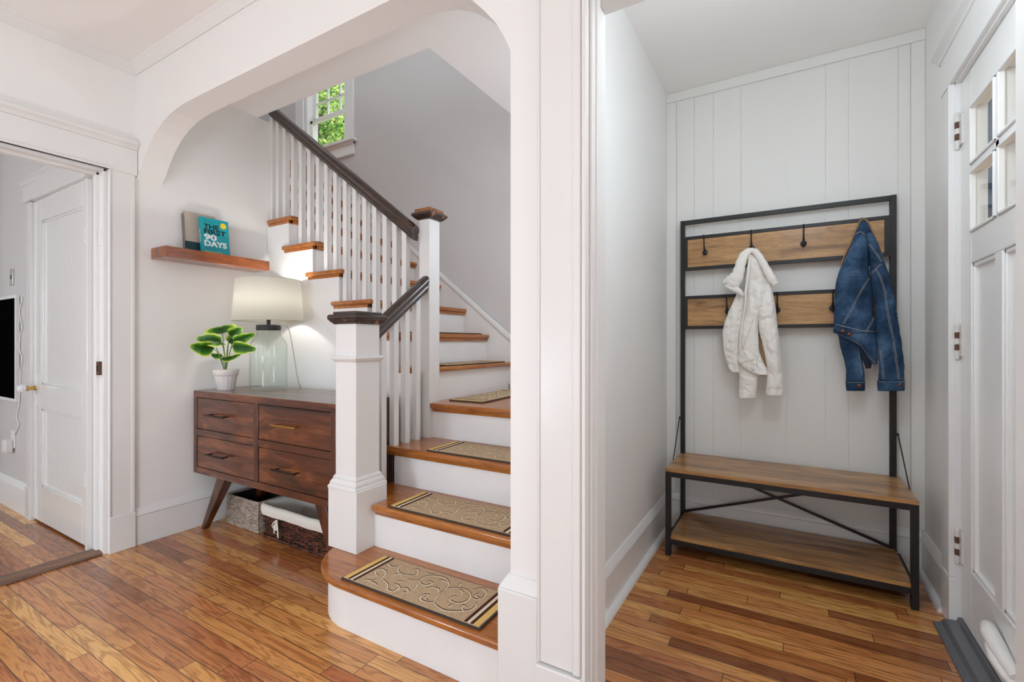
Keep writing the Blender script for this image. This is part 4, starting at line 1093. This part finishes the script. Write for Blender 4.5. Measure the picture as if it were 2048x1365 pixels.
M_stem = plain('plant_stem', hexc(96, 120, 52), .5)
def zl(a, c): return 370 + a / 8.03, 630 + c / 8.03
# leaf: base px, tip px (8.03x crop), half width in px, depth of base and tip, face roll
LV = [((595, 295), (560, 150), 150, 2.80, 2.83, .15), ((715, 340), (915, 225), 75, 2.84, 2.86, .3), ((700, 450), (890, 300), 70, 2.86, 2.90, .3),
      ((590, 440), (185, 365), 78, 2.78, 2.70, .5), ((465, 545), (95, 520), 92, 2.76, 2.66, .6), ((780, 425), (1105, 325), 62, 2.80, 2.78, .4), ((850, 600), (1120, 600), 30, 2.76, 2.74, .9),
      ((765, 510), (1115, 560), 75, 2.77, 2.75, .3), ((600, 660), (385, 645), 38, 2.86, 2.84, .8), ((580, 715), (875, 660), 36, 2.74, 2.72, .8), ((470, 490), (615, 460), 22, 2.80, 2.78, .9)]
crown = Vector((PX, PY, DZ1 + .150))
for i, (bp, tp, hw, D0, D1, roll) in enumerate(LV):
    if i == 6: continue
    B0 = cam_pt(*zl(*bp), D0); T0 = cam_pt(*zl(*tp), D1)
    for q in (B0, T0): q.x = max(q.x, XL + .02)
    ax = (T0 - B0); L_ = ax.length; ax.normalize()
    view = (Vector((0, 0, CAMZ)) - B0).normalized()
    sd_ = ax.cross(view).normalized(); nr = sd_.cross(ax).normalized()
    rot = Matrix.Rotation(roll * .5 * (1 if i % 2 else -1), 3, ax); sd_ = rot @ sd_; nr = rot @ nr
    Wd = hw / 8.03 / FPX * D0 * 1.5
    nu, nv = 14, 10; v = []; ed = []; f = []
    for a in range(nu + 1):
        t = a / nu; prof = (sin(pi * t ** .66)) ** .55 * (1 - .12 * t) if 0 < t < 1 else 0
        if i == 0: prof = (sin(pi * t ** .62)) ** .6 if 0 < t < 1 else 0
        cen = B0 + ax * (L_ * t) + nr * (.018 * sin(pi * t) - .022 * t * t)
        for c in range(-nv, nv + 1):
            s_ = c / nv
            v.append(cen + sd_ * s_ * Wd * prof + nr * (.30 * Wd * prof * (1 - abs(s_)) * -1 + .0030 * abs(s_) * sin(t * 22 + i * 2)))
            ed.append(max(abs(s_), 0 if t < .6 else (t - .6) * 2.2))
    w_ = 2 * nv + 1
    for a in range(nu):
        for c in range(2 * nv): f.append((a * w_ + c, a * w_ + c + 1, (a + 1) * w_ + c + 1, (a + 1) * w_ + c))
    b = MB(); b.add(v, f)
    lf = b.build('leaf', M_leaf, pot, angle=80)
    ca = lf.data.color_attributes.new('edge', 'FLOAT_COLOR', 'POINT')
    if len(ca.data) == len(ed):
        for q, val in enumerate(ed): ca.data[q].color = (val, val, val, 1)
    mid = (B0 + crown) / 2; mid.z = max(mid.z, B0.z - .03)
    base = Vector((PX + .006 * cos(i * 2.4), PY + .006 * sin(i * 2.4), DZ1 + .10))
    b = MB(); b.tube(smooth_pl([tuple(base), tuple(base.lerp(B0, .35) + Vector((0, 0, .018))), tuple(base.lerp(B0, .75) + Vector((0, 0, .020))), tuple(B0)], 4), .0021, 6)
    b.build('stem', M_stem, lf, angle=80)
# ------------------------------------------------------------------ hall tree with bench
ht = thing('hall_tree', 'black metal and brown wood hall tree with bench, lower shelf and coat hooks', 'hall tree', (-0.055, 2.72, 0))
BX0, BX1, BY0_, BY1_ = -0.560, 0.452, 2.512, 2.925
M_rb = M_rustic
M_bench = wood('bench_board', hexc(104, 72, 42), hexc(172, 124, 74), hexc(206, 160, 104), 'x', 1.1, 0.33, 0.25, stretch=11, knots=1.6)
b = MB(); b.box(BX0, BX1, BY0_, BY1_, .432, .450); b.build('bench_seat', M_bench, ht, bevel=.001)
b = MB(); b.box(BX0 + .02, BX1 - .02, BY0_ + .004, BY1_, .086, .102); b.build('lower_shelf', M_bench, ht, bevel=.001)
tb_ = .025
def tube_part(nm, *boxes):
    b = MB()
    for q in boxes: b.box(*q)
    return b.build(nm, M_black, ht, bevel=.0012)
for x in (BX0, BX1 - .026): tube_part('leg', (x, x + .026, BY0_, BY0_ + .026, 0, .4315))
px = [(-0.560, -0.536), (0.412, 0.438)]
for x0, x1 in px: tube_part('upright', (x0, x1, 2.900, 2.925, 0, 1.812))
tube_part('seat_frame', (BX0 + .026, BX1 - .026, BY0_ + .001, BY0_ + .025, .406, .4315), (BX0 + .001, BX0 + .025, BY0_ + .026, 2.9, .406, .4315), (BX1 - .025, BX1 - .001, BY0_ + .026, 2.9, .406, .4315), (-.536, .412, 2.901, 2.924, .406, .4315))
tube_part('shelf_frame', (BX0 + .026, BX1 - .026, BY0_ + .001, BY0_ + .025, .060, .0855), (BX0 + .001, BX0 + .025, BY0_ + .026, 2.9, .060, .0855), (BX1 - .025, BX1 - .001, BY0_ + .026, 2.9, .060, .0855), (-.536, .412, 2.901, 2.924, .060, .0855))
tube_part('top_bar', (-.536, .412, 2.902, 2.923, 1.788, 1.8115))
for a, c in (((-.535, 2.905, .110), (.412, 2.905, .425)), ((-.535, 2.898, .425), (.412, 2.898, .110))):
    b = MB(); b.bar(a, c, .004, .014); b.build('cross_brace', M_black, ht)
for x, s_ in ((-.5615, -1), (.4395, 1)):
    b = MB(); xe = BX0 - .003 if s_ < 0 else BX1 + .003
    b.tube([(x, 2.906, .655), (x + s_ * .004, 2.903, .655), (xe, 2.715, .445), (xe, 2.712, .415)], .0028, 8)
    b.tube([(x - s_ * .002, 2.908, .655), (x + s_ * .008, 2.908, .655)], .007, 10); b.build('side_rod', M_black, ht)
for z0, z1, nm in ((1.516, 1.712, 'upper'), (1.176, 1.368, 'lower')):
    fr_ = .0185
    b = MB()
    b.box(-.5355, .4115, 2.884, 2.900, z1 - fr_, z1); b.box(-.5355, .4115, 2.884, 2.900, z0, z0 + fr_)
    b.box(-.5355, -.5355 + fr_, 2.884, 2.900, z0 + fr_, z1 - fr_); b.box(.4115 - fr_ - .004, .4115, 2.884, 2.900, z0 + fr_, z1 - fr_)
    f_ = b.build('panel_frame', M_black, ht, bevel=.001)
    b = MB(); b.box(-.5355 + fr_, .4075 - fr_, 2.888, 2.898, z0 + fr_, z1 - fr_); b.build('wood_panel', M_rb, f_, smooth=False)
def hook(x, z):
    b = MB(); y = 2.8875
    b.lathe([(.001, 0), (.0135, 0), (.0145, .002), (.0135, .006), (.006, .009), (.001, .010)], (0, 0, 0), 20)
    b.v = [(x + p[0], y - p[2], z + p[1] * 1.15) for p in b.v]; b.f = [f[::-1] for f in b.f]
    b.tube(smooth_pl([(x, y - .006, z + .004), (x, y - .022, z + .010), (x, y - .040, z + .032), (x, y - .046, z + .062), (x, y - .052, z + .082), (x, y - .060, z + .086)]), [.0045] * 10 + [.0035] * 16, 8)
    b.tube(smooth_pl([(x, y - .006, z - .004), (x, y - .020, z - .016), (x, y - .036, z - .012), (x, y - .040, z + .004)]), .0042, 8)
    b.lathe([(.001, -.005), (.005, 0), (.001, .005)], (x, y - .060, z + .086), 10); b.lathe([(.001, -.005), (.005, 0), (.001, .005)], (x, y - .040, z + .006), 10)
    b.build('coat_hook', M_black, ht, angle=50)
for x in (-.422, -.184, .056, .296): hook(x, 1.612)
for x in (-.305, -.062, .180): hook(x, 1.272)

# ------------------------------------------------------------------ coats
def garment(rows, mp, y0, th, seed, fold=.006, n=72, nr=90, fscale=(26, 7), puff=0.0, puffn=0, flat=1.0):
    """loft through pixel rows (v, uL, uR); returns the MB and a function giving the front surface depth"""
    R = [(mp(uL, v), mp(uR, v)) for v, uL, uR in rows]
    zs = [(a.z + c.z) / 2 for a, c in R]
    def at(t):
        s_ = t * (len(R) - 1); i = min(int(s_), len(R) - 2); f = s_ - i
        g = lambda k: R[max(0, min(len(R) - 1, k))]
        def cr(sel):
            p0, p1, p2, p3 = (sel(g(i + d)) for d in (-1, 0, 1, 2))
            return .5 * (2 * p1 + (-p0 + p2) * f + (2 * p0 - 5 * p1 + 4 * p2 - p3) * f * f + (-p0 + 3 * p1 - 3 * p2 + p3) * f ** 3)
        return cr(lambda q: q[0].x), cr(lambda q: q[1].x), cr(lambda q: (q[0].z)), cr(lambda q: (q[1].z))
    V = []
    for i in range(nr + 1):
        t = i / nr; xl, xr, zl_, zr_ = at(t)
        cx, hw = (xl + xr) / 2, abs(xr - xl) / 2
        end = min(1, min(t, 1 - t) * nr / 2.2); k = .45 + .55 * sin(end * pi / 2)
        for j in range(n):
            a = 2 * pi * j / n; ca, sa = cos(a), sin(a)
            ex = abs(ca) ** .85 * (1 if ca > 0 else -1); ey = abs(sa) ** .9 * (1 if sa > 0 else -1)
            x = cx + hw * ex; z = zl_ + (zr_ - zl_) * (ex + 1) / 2
            T = min(th, hw * 1.0) * k
            nz = noise.noise(Vector((x * fscale[0] + seed, z * fscale[1], seed * 1.3))) + .5 * noise.noise(Vector((x * fscale[0] * 2.2 + seed, z * fscale[1] * 2.5, 7.7)))
            nz2 = noise.noise(Vector((x * 30, z * 42 + x * 22, seed + 5)))
            d = 1.5 * fold * nz + fold * .5 * nz2 + fold * .16 * noise.noise(Vector((x * 55 + z * 20, z * 80, seed + 9))) + (puff * abs(sin(t * pi * puffn)) ** .5 if puffn else 0)
            cr_ = abs(noise.noise(Vector((x * 15 + z * 6 + seed, z * 17 - x * 9, seed)))); d -= fold * .6 * max(0, .13 - cr_) / .13
            V.append(Vector((x + ex * d * .35, y0 - ey * (T + d) * flat, z)))
    b = MB(); f = []
    for i in range(nr):
        for j in range(n): f.append((i * n + j, (i + 1) * n + j, (i + 1) * n + (j + 1) % n, i * n + (j + 1) % n))
    f.append(tuple(range(n))); f.append(tuple(nr * n + j for j in range(n))[::-1])
    b.add(V, f)
    def front(x, z):
        best = None
        for q in V:
            if q.y > y0: continue
            dd = (q.x - x) ** 2 + (q.z - z) ** 2
            if best is None or dd < best[0]: best = (dd, q.y)
        return best[1]
    return b, front
def mapper(ox, oy, s_, y): return lambda a, c: on_y(ox + a / s_, oy + c / s_, y)
M_puff = plain('cream_nylon', hexc(234, 230, 224), .48, bump=.35, bscale=45, sheen=.2)
M_lin = plain('tan_lining', hexc(150, 120, 84), .8)
wj = thing('white_jacket', 'off-white padded jacket hanging from the second upper hook of the hall tree', 'jacket', (-0.17, 2.80, 1.60))
YJ = 2.815
mw = mapper(1420, 480, 4.0167, YJ)
rowset = lambda d: [(v, a, c) for v, a, c in d]
bb, f1 = garment([(418, 215, 290), (480, 188, 292), (560, 150, 288), (650, 118, 268), (740, 97, 252), (850, 103, 248), (950, 118, 246), (1030, 142, 243), (1070, 172, 238)], mw, YJ + .022, .024, 3.1, .007)
bb.build('left_side', M_puff, wj, angle=75)
bb, f2 = garment([(120, 312, 362), (200, 306, 415), (300, 300, 452), (400, 296, 480), (500, 290, 486), (570, 282, 420), (650, 268, 392), (750, 250, 392), (850, 240, 396), (930, 232, 408), (985, 238, 432), (1035, 272, 455), (1068, 325, 466), (1088, 392, 462)], mw, YJ - .006, .030, 8.3, .007, nr=130)
bb.build('body', M_puff, wj, angle=75)
bb, f3 = garment([(170, 378, 412), (250, 405, 455), (340, 420, 488), (430, 425, 507), (520, 405, 522), (580, 384, 532), (660, 388, 542), (750, 402, 552), (850, 425, 562), (950, 446, 575), (1050, 461, 585), (1150, 456, 591), (1225, 450, 596), (1250, 462, 590)], mw, YJ - .010, .033, 5.5, .007, nr=140, puff=.0035, puffn=9)
bb.build('sleeve', M_puff, wj, angle=75)
bb, f4 = garment([(930, 242, 386), (1000, 236, 388), (1080, 231, 386), (1160, 229, 381), (1240, 227, 373), (1272, 232, 368)], mw, YJ + .014, .027, 9.9, .005, nr=70)
bb.build('sleeve', M_puff, wj, angle=75)
b = MB(); cuf = [mw(229, 1172), mw(300, 1165), mw(382, 1176)]
b.tube([(p.x, f4(p.x, p.z) - .0004, p.z) for p in cuf], .0009, 5); b.build('stitching', plain('cream_stitch', hexc(190, 182, 172), .8), wj)
bb, f5 = garment([(690, 386, 404), (780, 390, 424), (880, 396, 446), (980, 400, 466), (1060, 398, 474), (1094, 402, 462)], mw, YJ + .008, .012, 2.2, .003, nr=30)
bb.build('lining', M_lin, wj, angle=75)
# collar: two puffed rolls falling from the hook
def roll(parent, nm, pts, rad, mp, dy, mt, flat=.6, n=16, wob=.12, seed=0):
    P = smooth_pl([tuple(mp(a, c) + Vector((0, d, 0))) for (a, c), d in zip(pts, dy)], 5)
    rr = smooth_pl([(r, 0) for r in rad], 5)
    R = [r[0] * .000657 * (1 + wob * sin(i * 1.25 + seed) * .5) for i, r in enumerate(rr)]
    b = MB(); b.tube(P, R, n); ctr = YJ
    b.v = [Vector(v) for v in b.v]
    k = 0
    for i, p in enumerate(P):
        for j in range(n):
            q = b.v[i * n + j]; q.y = p[1] + (q.y - p[1]) * flat + .0015 * noise.noise(Vector((q.x * 60, q.z * 60, seed)))
    return b.build(nm, mt, parent, angle=80)
roll(wj, 'collar', [(352, 92), (318, 98), (282, 128), (256, 185), (240, 245), (222, 300), (190, 350), (150, 372)], [20, 26, 34, 38, 42, 50, 56, 30], mw, [-.03, -.03, -.032, -.034, -.036, -.036, -.032, -.028], M_puff, .55, seed=1)
roll(wj, 'collar', [(215, 310), (175, 325), (140, 338), (112, 352)], [50, 42, 26, 8], mw, [-.040, -.038, -.036, -.034], M_puff, .5, seed=4)
roll(wj, 'collar', [(128, 372), (165, 385), (205, 400), (240, 420), (265, 450)], [9, 20, 24, 22, 12], mw, [-.030, -.034, -.036, -.034, -.03], M_puff, .6, seed=6)
roll(wj, 'collar', [(332, 92), (368, 104), (402, 148), (436, 205), (470, 268), (502, 325), (528, 362)], [18, 24, 26, 27, 30, 32, 22], mw, [-.028, -.034, -.040, -.044, -.046, -.046, -.044], M_puff, .75, seed=2)
roll(wj, 'placket', [(330, 130), (318, 200), (306, 300), (292, 420), (290, 490), (276, 600), (254, 740), (242, 880)], [10, 11, 10, 9, 7, 6, 6, 5], mw, [-.036] * 8, M_puff, .8, seed=9)
b = MB()
for path in ([(350, 640), (320, 730), (285, 820), (268, 870)], [(398, 880), (392, 930), (378, 975), (384, 1010)], [(262, 870), (300, 940), (345, 985), (385, 1000)], [(240, 1000), (290, 1048), (350, 1075), (420, 1084)]):
    pp = [mw(a, c) for a, c in smooth_pl(path, 4)]
    b.tube([(p.x, f2(p.x, p.z) - .0006, p.z) for p in pp], .0009, 5)
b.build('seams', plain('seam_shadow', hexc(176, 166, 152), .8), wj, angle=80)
b = MB(); pp = [mw(a, c) for a, c in smooth_pl([(262, 880), (242, 905), (232, 945), (245, 985), (266, 990)], 5)]
b.tube([(p.x, f2(p.x, p.z) - .004, p.z) for p in pp], .0028, 8); b.build('hem_loop', M_puff, wj, angle=80)

# denim jacket
M_den, nt, p, n, l = base_mat('denim')
tc = n.new('ShaderNodeTexCoord')
t1_ = n.new('ShaderNodeTexNoise'); t1_.inputs['Scale'].default_value = 9; t1_.inputs['Detail'].default_value = 5
t2_ = n.new('ShaderNodeTexNoise'); t2_.inputs['Scale'].default_value = 420; t2_.inputs['Detail'].default_value = 2
mp_ = n.new('ShaderNodeMapping'); mp_.inputs['Scale'].default_value = (1, 1, .5)
l.new(tc.outputs['Object'], t1_.inputs['Vector']); l.new(tc.outputs['Object'], mp_.inputs[0]); l.new(mp_.outputs[0], t2_.inputs['Vector'])
r = n.new('ShaderNodeValToRGB'); e = r.color_ramp.elements; e[0].position = .3; e[0].color = hexc(28, 46, 70); e[1].position = .72; e[1].color = hexc(88, 118, 148)
k = e.new(.5); k.color = hexc(48, 74, 104); l.new(t1_.outputs[0], r.inputs[0])
r2 = n.new('ShaderNodeValToRGB'); r2.color_ramp.elements[0].position = .35; r2.color_ramp.elements[0].color = (.6, .62, .66, 1); r2.color_ramp.elements[1].position = .68; r2.color_ramp.elements[1].color = (1.25, 1.22, 1.18, 1); l.new(t2_.outputs[0], r2.inputs[0])
mx = n.new('ShaderNodeMix'); mx.data_type = 'RGBA'; mx.blend_type = 'MULTIPLY'; mx.inputs[0].default_value = .9; l.new(r.outputs[0], mx.inputs[6]); l.new(r2.outputs[0], mx.inputs[7])
l.new(mx.outputs[2], p.inputs['Base Color']); p.inputs['Roughness'].default_value = .88; p.inputs['Specular IOR Level'].default_value = .2
bm = n.new('ShaderNodeBump'); bm.inputs['Strength'].default_value = .4; bm.inputs['Distance'].default_value = .001; l.new(t2_.outputs[0], bm.inputs['Height']); l.new(bm.outputs[0], p.inputs['Normal'])
M_leather = plain('collar_binding', hexc(150, 112, 76), .6, bump=.2, bscale=120)
M_st = plain('denim_stitch', hexc(176, 172, 164), .8); M_cop = plain('copper_button', hexc(120, 74, 50), .35, .9)
M_denin = plain('denim_inside', hexc(22, 34, 54), .9)
dj = thing('denim_jacket', 'blue denim jacket with brown collar edging hanging from the rightmost upper hook', 'jacket', (0.30, 2.80, 1.60))
YD = 2.812
md = mapper(1640, 420, 3.59, YD)
bb, g0 = garment([(66, 300, 326), (100, 278, 352), (150, 258, 372), (200, 238, 392), (260, 212, 415), (320, 186, 437), (375, 162, 456), (400, 154, 450)], md, YD + .020, .016, 1.7, .003, nr=70)
bb.build('collar', M_den, dj, angle=75)
bb, g1 = garment([(140, 262, 332), (200, 240, 338), (270, 222, 343), (340, 196, 348), (400, 158, 352), (450, 134, 358), (520, 118, 366), (620, 107, 378), (720, 105, 388), (800, 104, 400), (850, 98, 406), (885, 98, 410)], md, YD - .002, .034, 4.2, .007, nr=130)
bb.build('body', M_den, dj, angle=75)
# lower edge of the body falling to the right
bb, g2 = garment([(850, 99, 408), (890, 120, 410), (930, 185, 411), (970, 262, 412), (1010, 308, 412), (1060, 340, 412), (1095, 368, 411), (1112, 392, 408)], md, YD + .001, .030, 4.2, .004, nr=70)
bb.build('hem', M_den, dj, angle=75)
bb, g3 = garment([(170, 322, 372), (240, 338, 405), (310, 344, 435), (385, 350, 462), (440, 354, 480), (520, 362, 504), (620, 376, 530), (720, 388, 548), (820, 397, 564), (920, 405, 577), (1020, 411, 588), (1120, 415, 596), (1232, 413, 600)], md, YD - .014, .034, 6.6, .007, nr=140)
bb.build('sleeve', M_den, dj, angle=75)
bb, g4 = garment([(880, 128, 285), (940, 140, 288), (1000, 153, 294), (1070, 175, 304), (1130, 187, 316), (1190, 190, 322), (1240, 190, 326)], md, YD + .024, .024, 2.9, .005, nr=44)
bb.build('sleeve', M_den, dj, angle=75)
bb, gc1 = garment([(1224, 407, 604), (1250, 407, 604), (1275, 409, 604), (1298, 411, 602)], md, YD - .014, .037, 6.6, .001, nr=16); bb.build('cuff', M_den, dj, angle=75)
bb, gc2 = garment([(1232, 187, 328), (1255, 187, 328), (1280, 190, 328), (1303, 194, 326)], md, YD + .024, .027, 2.9, .001, nr=16); bb.build('cuff', M_den, dj, angle=75)
bb, g5 = garment([(960, 262, 330), (1040, 285, 372), (1100, 318, 374), (1140, 330, 366)], md, YD + .012, .010, 2.9, .002, nr=16); bb.build('inside', M_denin, dj, angle=75)
for nm, path in (('collar_binding', [(312, 62), (288, 80), (264, 138), (236, 208), (206, 268), (176, 335), (150, 405)]), ('collar_binding', [(308, 62), (338, 72), (366, 122), (396, 200), (426, 270), (450, 338), (464, 386)])):
    b = MB(); b.tube([tuple(md(a, c) + Vector((0, .012, 0))) for a, c in smooth_pl(path, 5)], .0042, 8, flat=1.6); b.build(nm, M_leather, dj, angle=80)
def stitches(path, fn, double=True, off=5):
    b = MB()
    for o_ in ((-off, off) if double else (0,)):
        P = smooth_pl(path, 6); PP = []
        for a, c in P:
            q = md(a + o_, c); PP.append(Vector((q.x, fn(q.x, q.z) - .0009, q.z)))
        for i in range(0, len(PP) - 1):
            for t0, t1s in ((.05, .42), (.55, .92)):
                b.tube([PP[i].lerp(PP[i + 1], t0), PP[i].lerp(PP[i + 1], t1s)], .00085, 4)
    return b
for path, fn in (([(352, 490), (310, 552), (260, 640), (205, 745), (165, 820)], g1), ([(388, 770), (352, 830), (316, 890)], g1), ([(250, 185), (266, 170), (292, 166), (326, 190)], g1), ([(104, 822), (180, 842), (290, 868), (400, 880)], g1)):
    stitches(path, fn).build('seam_stitching', M_st, dj, smooth=False)
for path, fn in (([(392, 435), (425, 500), (455, 600), (468, 700), (485, 800), (510, 900), (532, 1060), (545, 1160), (550, 1210)], g3), ([(346, 250), (380, 300), (412, 350), (432, 380)], g3), ([(362, 462), (430, 396)], g3), ([(430, 1010), (440, 1110), (446, 1210)], g3)):
    stitches(path, fn).build('seam_stitching', M_st, dj, smooth=False)
for path, fn in (([(102, 880), (200, 925), (285, 972), (345, 1050), (395, 1100)], g2), ([(270, 960), (285, 1060), (300, 1190)], g4), ([(412, 1232), (500, 1228), (600, 1232)], gc1), ([(192, 1240), (260, 1238), (322, 1240)], gc2)):
    stitches(path, fn, False).build('seam_stitching', M_st, dj, smooth=False)
for a, c, fn in ((160, 872, g1), (207, 893, g2), (563, 1252, gc1), (282, 1263, gc2)):
    q = md(a, c); b = MB(); y = fn(q.x, q.z)
    b.tube([(q.x, y + .002, q.z), (q.x, y - .002, q.z), (q.x, y - .0035, q.z)], [.0085, .0085, .006], 16); b.build('button', M_cop, dj, bevel=.0005)

# ------------------------------------------------------------------ wrapped door holder on the front door
b = MB()
b.tube([(.537, 2.075, .178), (.528, 2.050, .182), (.524, 2.01, .176), (.528, 1.96, .160), (.534, 1.90, .142), (.540, 1.84, .125)], [.012, .026, .029, .026, .022, .016], 14)
b.tube([(.530, 2.02, .150), (.520, 1.985, .142), (.520, 1.93, .124), (.528, 1.87, .106), (.538, 1.83, .098)], [.010, .021, .024, .020, .012], 14)
b.v = [tuple(Vector(v) + Vector((.004 * noise.noise(Vector(v) * 45), 0, .004 * noise.noise(Vector(v) * 45 + Vector((3, 3, 3)))))) for v in b.v]
b.v = [(min(.5585, .535 + (v[0] - .535) * .82 + .008), 2.07 + (v[1] - 2.07) * .86, .195 + (v[2] - .178) * .82) for v in b.v]
dh = b.build('door_holder', plain('white_wrap', hexc(236, 234, 230), .5, bump=.4, bscale=60), angle=80, props=tagged('lumpy white wrapped door holder at the foot of the front door', 'door stop'))

# ------------------------------------------------------------------ left room: television and fittings
tv = thing('television', 'wall-mounted television with a white frame and black screen in the left room', 'television', (-4.8, 1.02, .70))
b = MB(); b.box(-5.45, -4.317, 1.007, 1.027, .712, .732); b.box(-5.45, -4.317, 1.007, 1.027, 1.387, 1.407); b.box(-4.337, -4.317, 1.007, 1.027, .732, 1.387); b.box(-5.45, -5.43, 1.007, 1.027, .732, 1.387); b.box(-5.43, -4.337, 1.016, 1.027, .732, 1.387)
b.build('frame', M_trim, tv, bevel=.002)
b = MB(); b.box(-5.43, -4.337, 1.0085, 1.0158, .732, 1.387); b.build('screen', plain('screen_black', (.002, .002, .002, 1), .6, spec=0.0), tv, smooth=False)
b = MB(); pts = [(42, 592), (44, 600), (39, 622), (41, 640), (44, 655), (40, 672), (39, 700), (44, 716), (41, 742), (39, 790), (38, 810), (33, 835), (37, 850), (30, 868), (23, 882)]
b.tube(smooth_pl([tuple(on_y(u, v, 1.024)) for u, v in pts], 4), .0035, 6)
b.build('television_cable', M_trim, angle=80, props=tagged('white wavy power cable hanging beside and below the television', 'cable'))
b = MB(); b.box(-4.475, -4.405, 1.022, 1.030, .40, .515); o = b.build('outlet_plate', M_trim, bevel=.002, props=tagged('white wall outlet plate below the television in the left room', 'outlet'))
b = MB(); b.box(-4.505, -4.425, .985, 1.0215, .375, .455); b.build('power_adapter', M_trim, bevel=.005, props=tagged('white plug-in power adapter in the wall outlet below the television', 'adapter'))
wc = thing('wall_plate', 'narrow metal wall plate with a slot above the television', 'wall plate', (-4.44, 1.03, 1.49))
b = MB(); b.box(-4.500, -4.44, 1.022, 1.030, 1.478, 1.590); b.build('plate', plain('worn_chrome', hexc(200, 198, 192), .3, .6, bump=.3, bscale=80), wc, bevel=.003)
b = MB(); b.box(-4.476, -4.464, 1.0205, 1.0222, 1.520, 1.548); b.build('slot', M_dark, wc, smooth=False)
# ------------------------------------------------------------------ outdoors
b = MB(); b.box(-40, 40, 3.1, 60, -.9, -.8); W(b, 'ground', plain('lawn', hexc(96, 130, 62), .9, var=.3, vscale=3))
def leafmat(name, a, c):
    m, nt, p, n, l = base_mat(name)
    oi = n.new('ShaderNodeNewGeometry'); r = n.new('ShaderNodeValToRGB'); r.color_ramp.elements[0].color = a; r.color_ramp.elements[1].color = c
    l.new(oi.outputs['Random Per Island'], r.inputs[0]); l.new(r.outputs[0], p.inputs['Base Color']); p.inputs['Roughness'].default_value = .6
    tl = n.new('ShaderNodeBsdfTranslucent'); l.new(r.outputs[0], tl.inputs[0]); ms = n.new('ShaderNodeMixShader'); ms.inputs[0].default_value = .5
    l.new(p.outputs[0], ms.inputs[1]); l.new(tl.outputs[0], ms.inputs[2]); l.new(ms.outputs[0], n['Material Output'].inputs['Surface'])
    return m
M_lv = leafmat('tree_leaf', hexc(58, 118, 30), hexc(222, 246, 150)); M_bark = plain('bark', hexc(84, 78, 66), .9, bump=.4, bscale=20)
def tree(name, label, cx, cy, cz, rx, ry, rz, nl, sz, seed):
    rd = random.Random(seed); t = thing(name, label, 'tree', (cx, cy, -.8), 'trees outside the stair window')
    b = MB()
    b.tube([(cx + .2, cy, -.8), (cx, cy, 2), (cx - .15, cy + .1, cz - rz * .4), (cx, cy, cz + rz * .5)], [.28, .22, .15, .05], 10)
    for k in range(10):
        a = rd.uniform(0, 6.28); z0 = cz - rz * rd.uniform(.2, .9); L_ = rd.uniform(.5, .9)
        b.tube([(cx, cy, z0), (cx + rx * .4 * L_ * cos(a), cy + ry * .4 * L_ * sin(a), z0 + rz * .3), (cx + rx * L_ * cos(a), cy + ry * L_ * sin(a), z0 + rz * .75)], [.09, .06, .02], 6)
    b.build('trunk', M_bark, t, angle=80)
    b = MB(); clumps = [(rd.gauss(0, .5), rd.gauss(0, .5), rd.gauss(0, .5)) for _ in range(70)]
    for k in range(nl):
        c = rd.choice(clumps); p = Vector((cx + rx * (c[0] + rd.gauss(0, .13)), cy + ry * (c[1] + rd.gauss(0, .13)), cz + rz * (c[2] + rd.gauss(0, .13))))
        u = Vector((rd.gauss(0, 1), rd.gauss(0, 1), rd.gauss(0, 1))).normalized(); w = u.orthogonal().normalized() * sz * rd.uniform(.6, 1.2); u = u * sz * .6
        b.add([p - w, p - u, p + w, p + u], [(0, 1, 2, 3)])
    o = b.build('foliage', M_lv, t, smooth=False); o['kind'] = 'stuff'
tree('leafy_tree', 'bright green leafy tree nearest the stair window', -12.2, 9.4, 7.6, 3.0, 1.8, 3.0, 12000, .075, 3)
tree('leafy_tree', 'taller leafy tree behind, filling the upper part of the stair window', -19.5, 14.5, 11.0, 4.5, 2.5, 4.5, 9000, .16, 5)
# porch seen through the front door lights
b = MB(); b.box(.68, 3.2, .2, 5.4, -.10, -.02); W(b, 'porch_floor', plain('porch_grey', hexc(140, 144, 150), .6))
b = MB(); b.box(.68, 2.4, .2, 4.6, 2.75, 2.85); W(b, 'porch_ceiling', M_trim)
pp_ = thing('porch_post', 'white square porch post seen through the left panes of the front door', 'post', (1.26, 4.28, -.02))
b = MB(); b.box(1.20, 1.32, 4.22, 4.34, -.02, 2.75); b.build('post', M_trim, pp_, bevel=.005)
b = MB(); b.box(1.18, 1.34, 4.20, 4.36, -.02, .16); b.build('post_base', M_trim, pp_, bevel=.005)
hs = thing('neighbour_house', 'blue-grey clapboard house seen through the front door panes', 'house', (5.0, 16.0, -.8))
b = MB()
for k in range(44): b.prism([(14.0, -.8 + k * .14), (14.0 - .02, -.8 + k * .14), (14.0 - .004, -.8 + (k + 1) * .14), (14.0, -.8 + (k + 1) * .14)], 'x', 2.6, 9.0)
b.box(2.6, 9.0, 14.0, 20, -.8, 5.4)
b.build('wall', plain('siding', hexc(150, 156, 166), .7), hs, smooth=False)
for x in (3.3, 4.6, 6.0):
    b = MB(); b.box(x, x + .8, 13.93, 13.99, .9, 2.5); b.build('window', plain('dark_pane', hexc(50, 70, 100), .1), hs, smooth=False)
b = MB(); b.prism([(2.2, 5.35), (9.4, 5.35), (5.8, 8.2)], 'y', 13.6, 20.4); b.build('roof', plain('shingle', hexc(90, 88, 90), .9), hs, smooth=False)
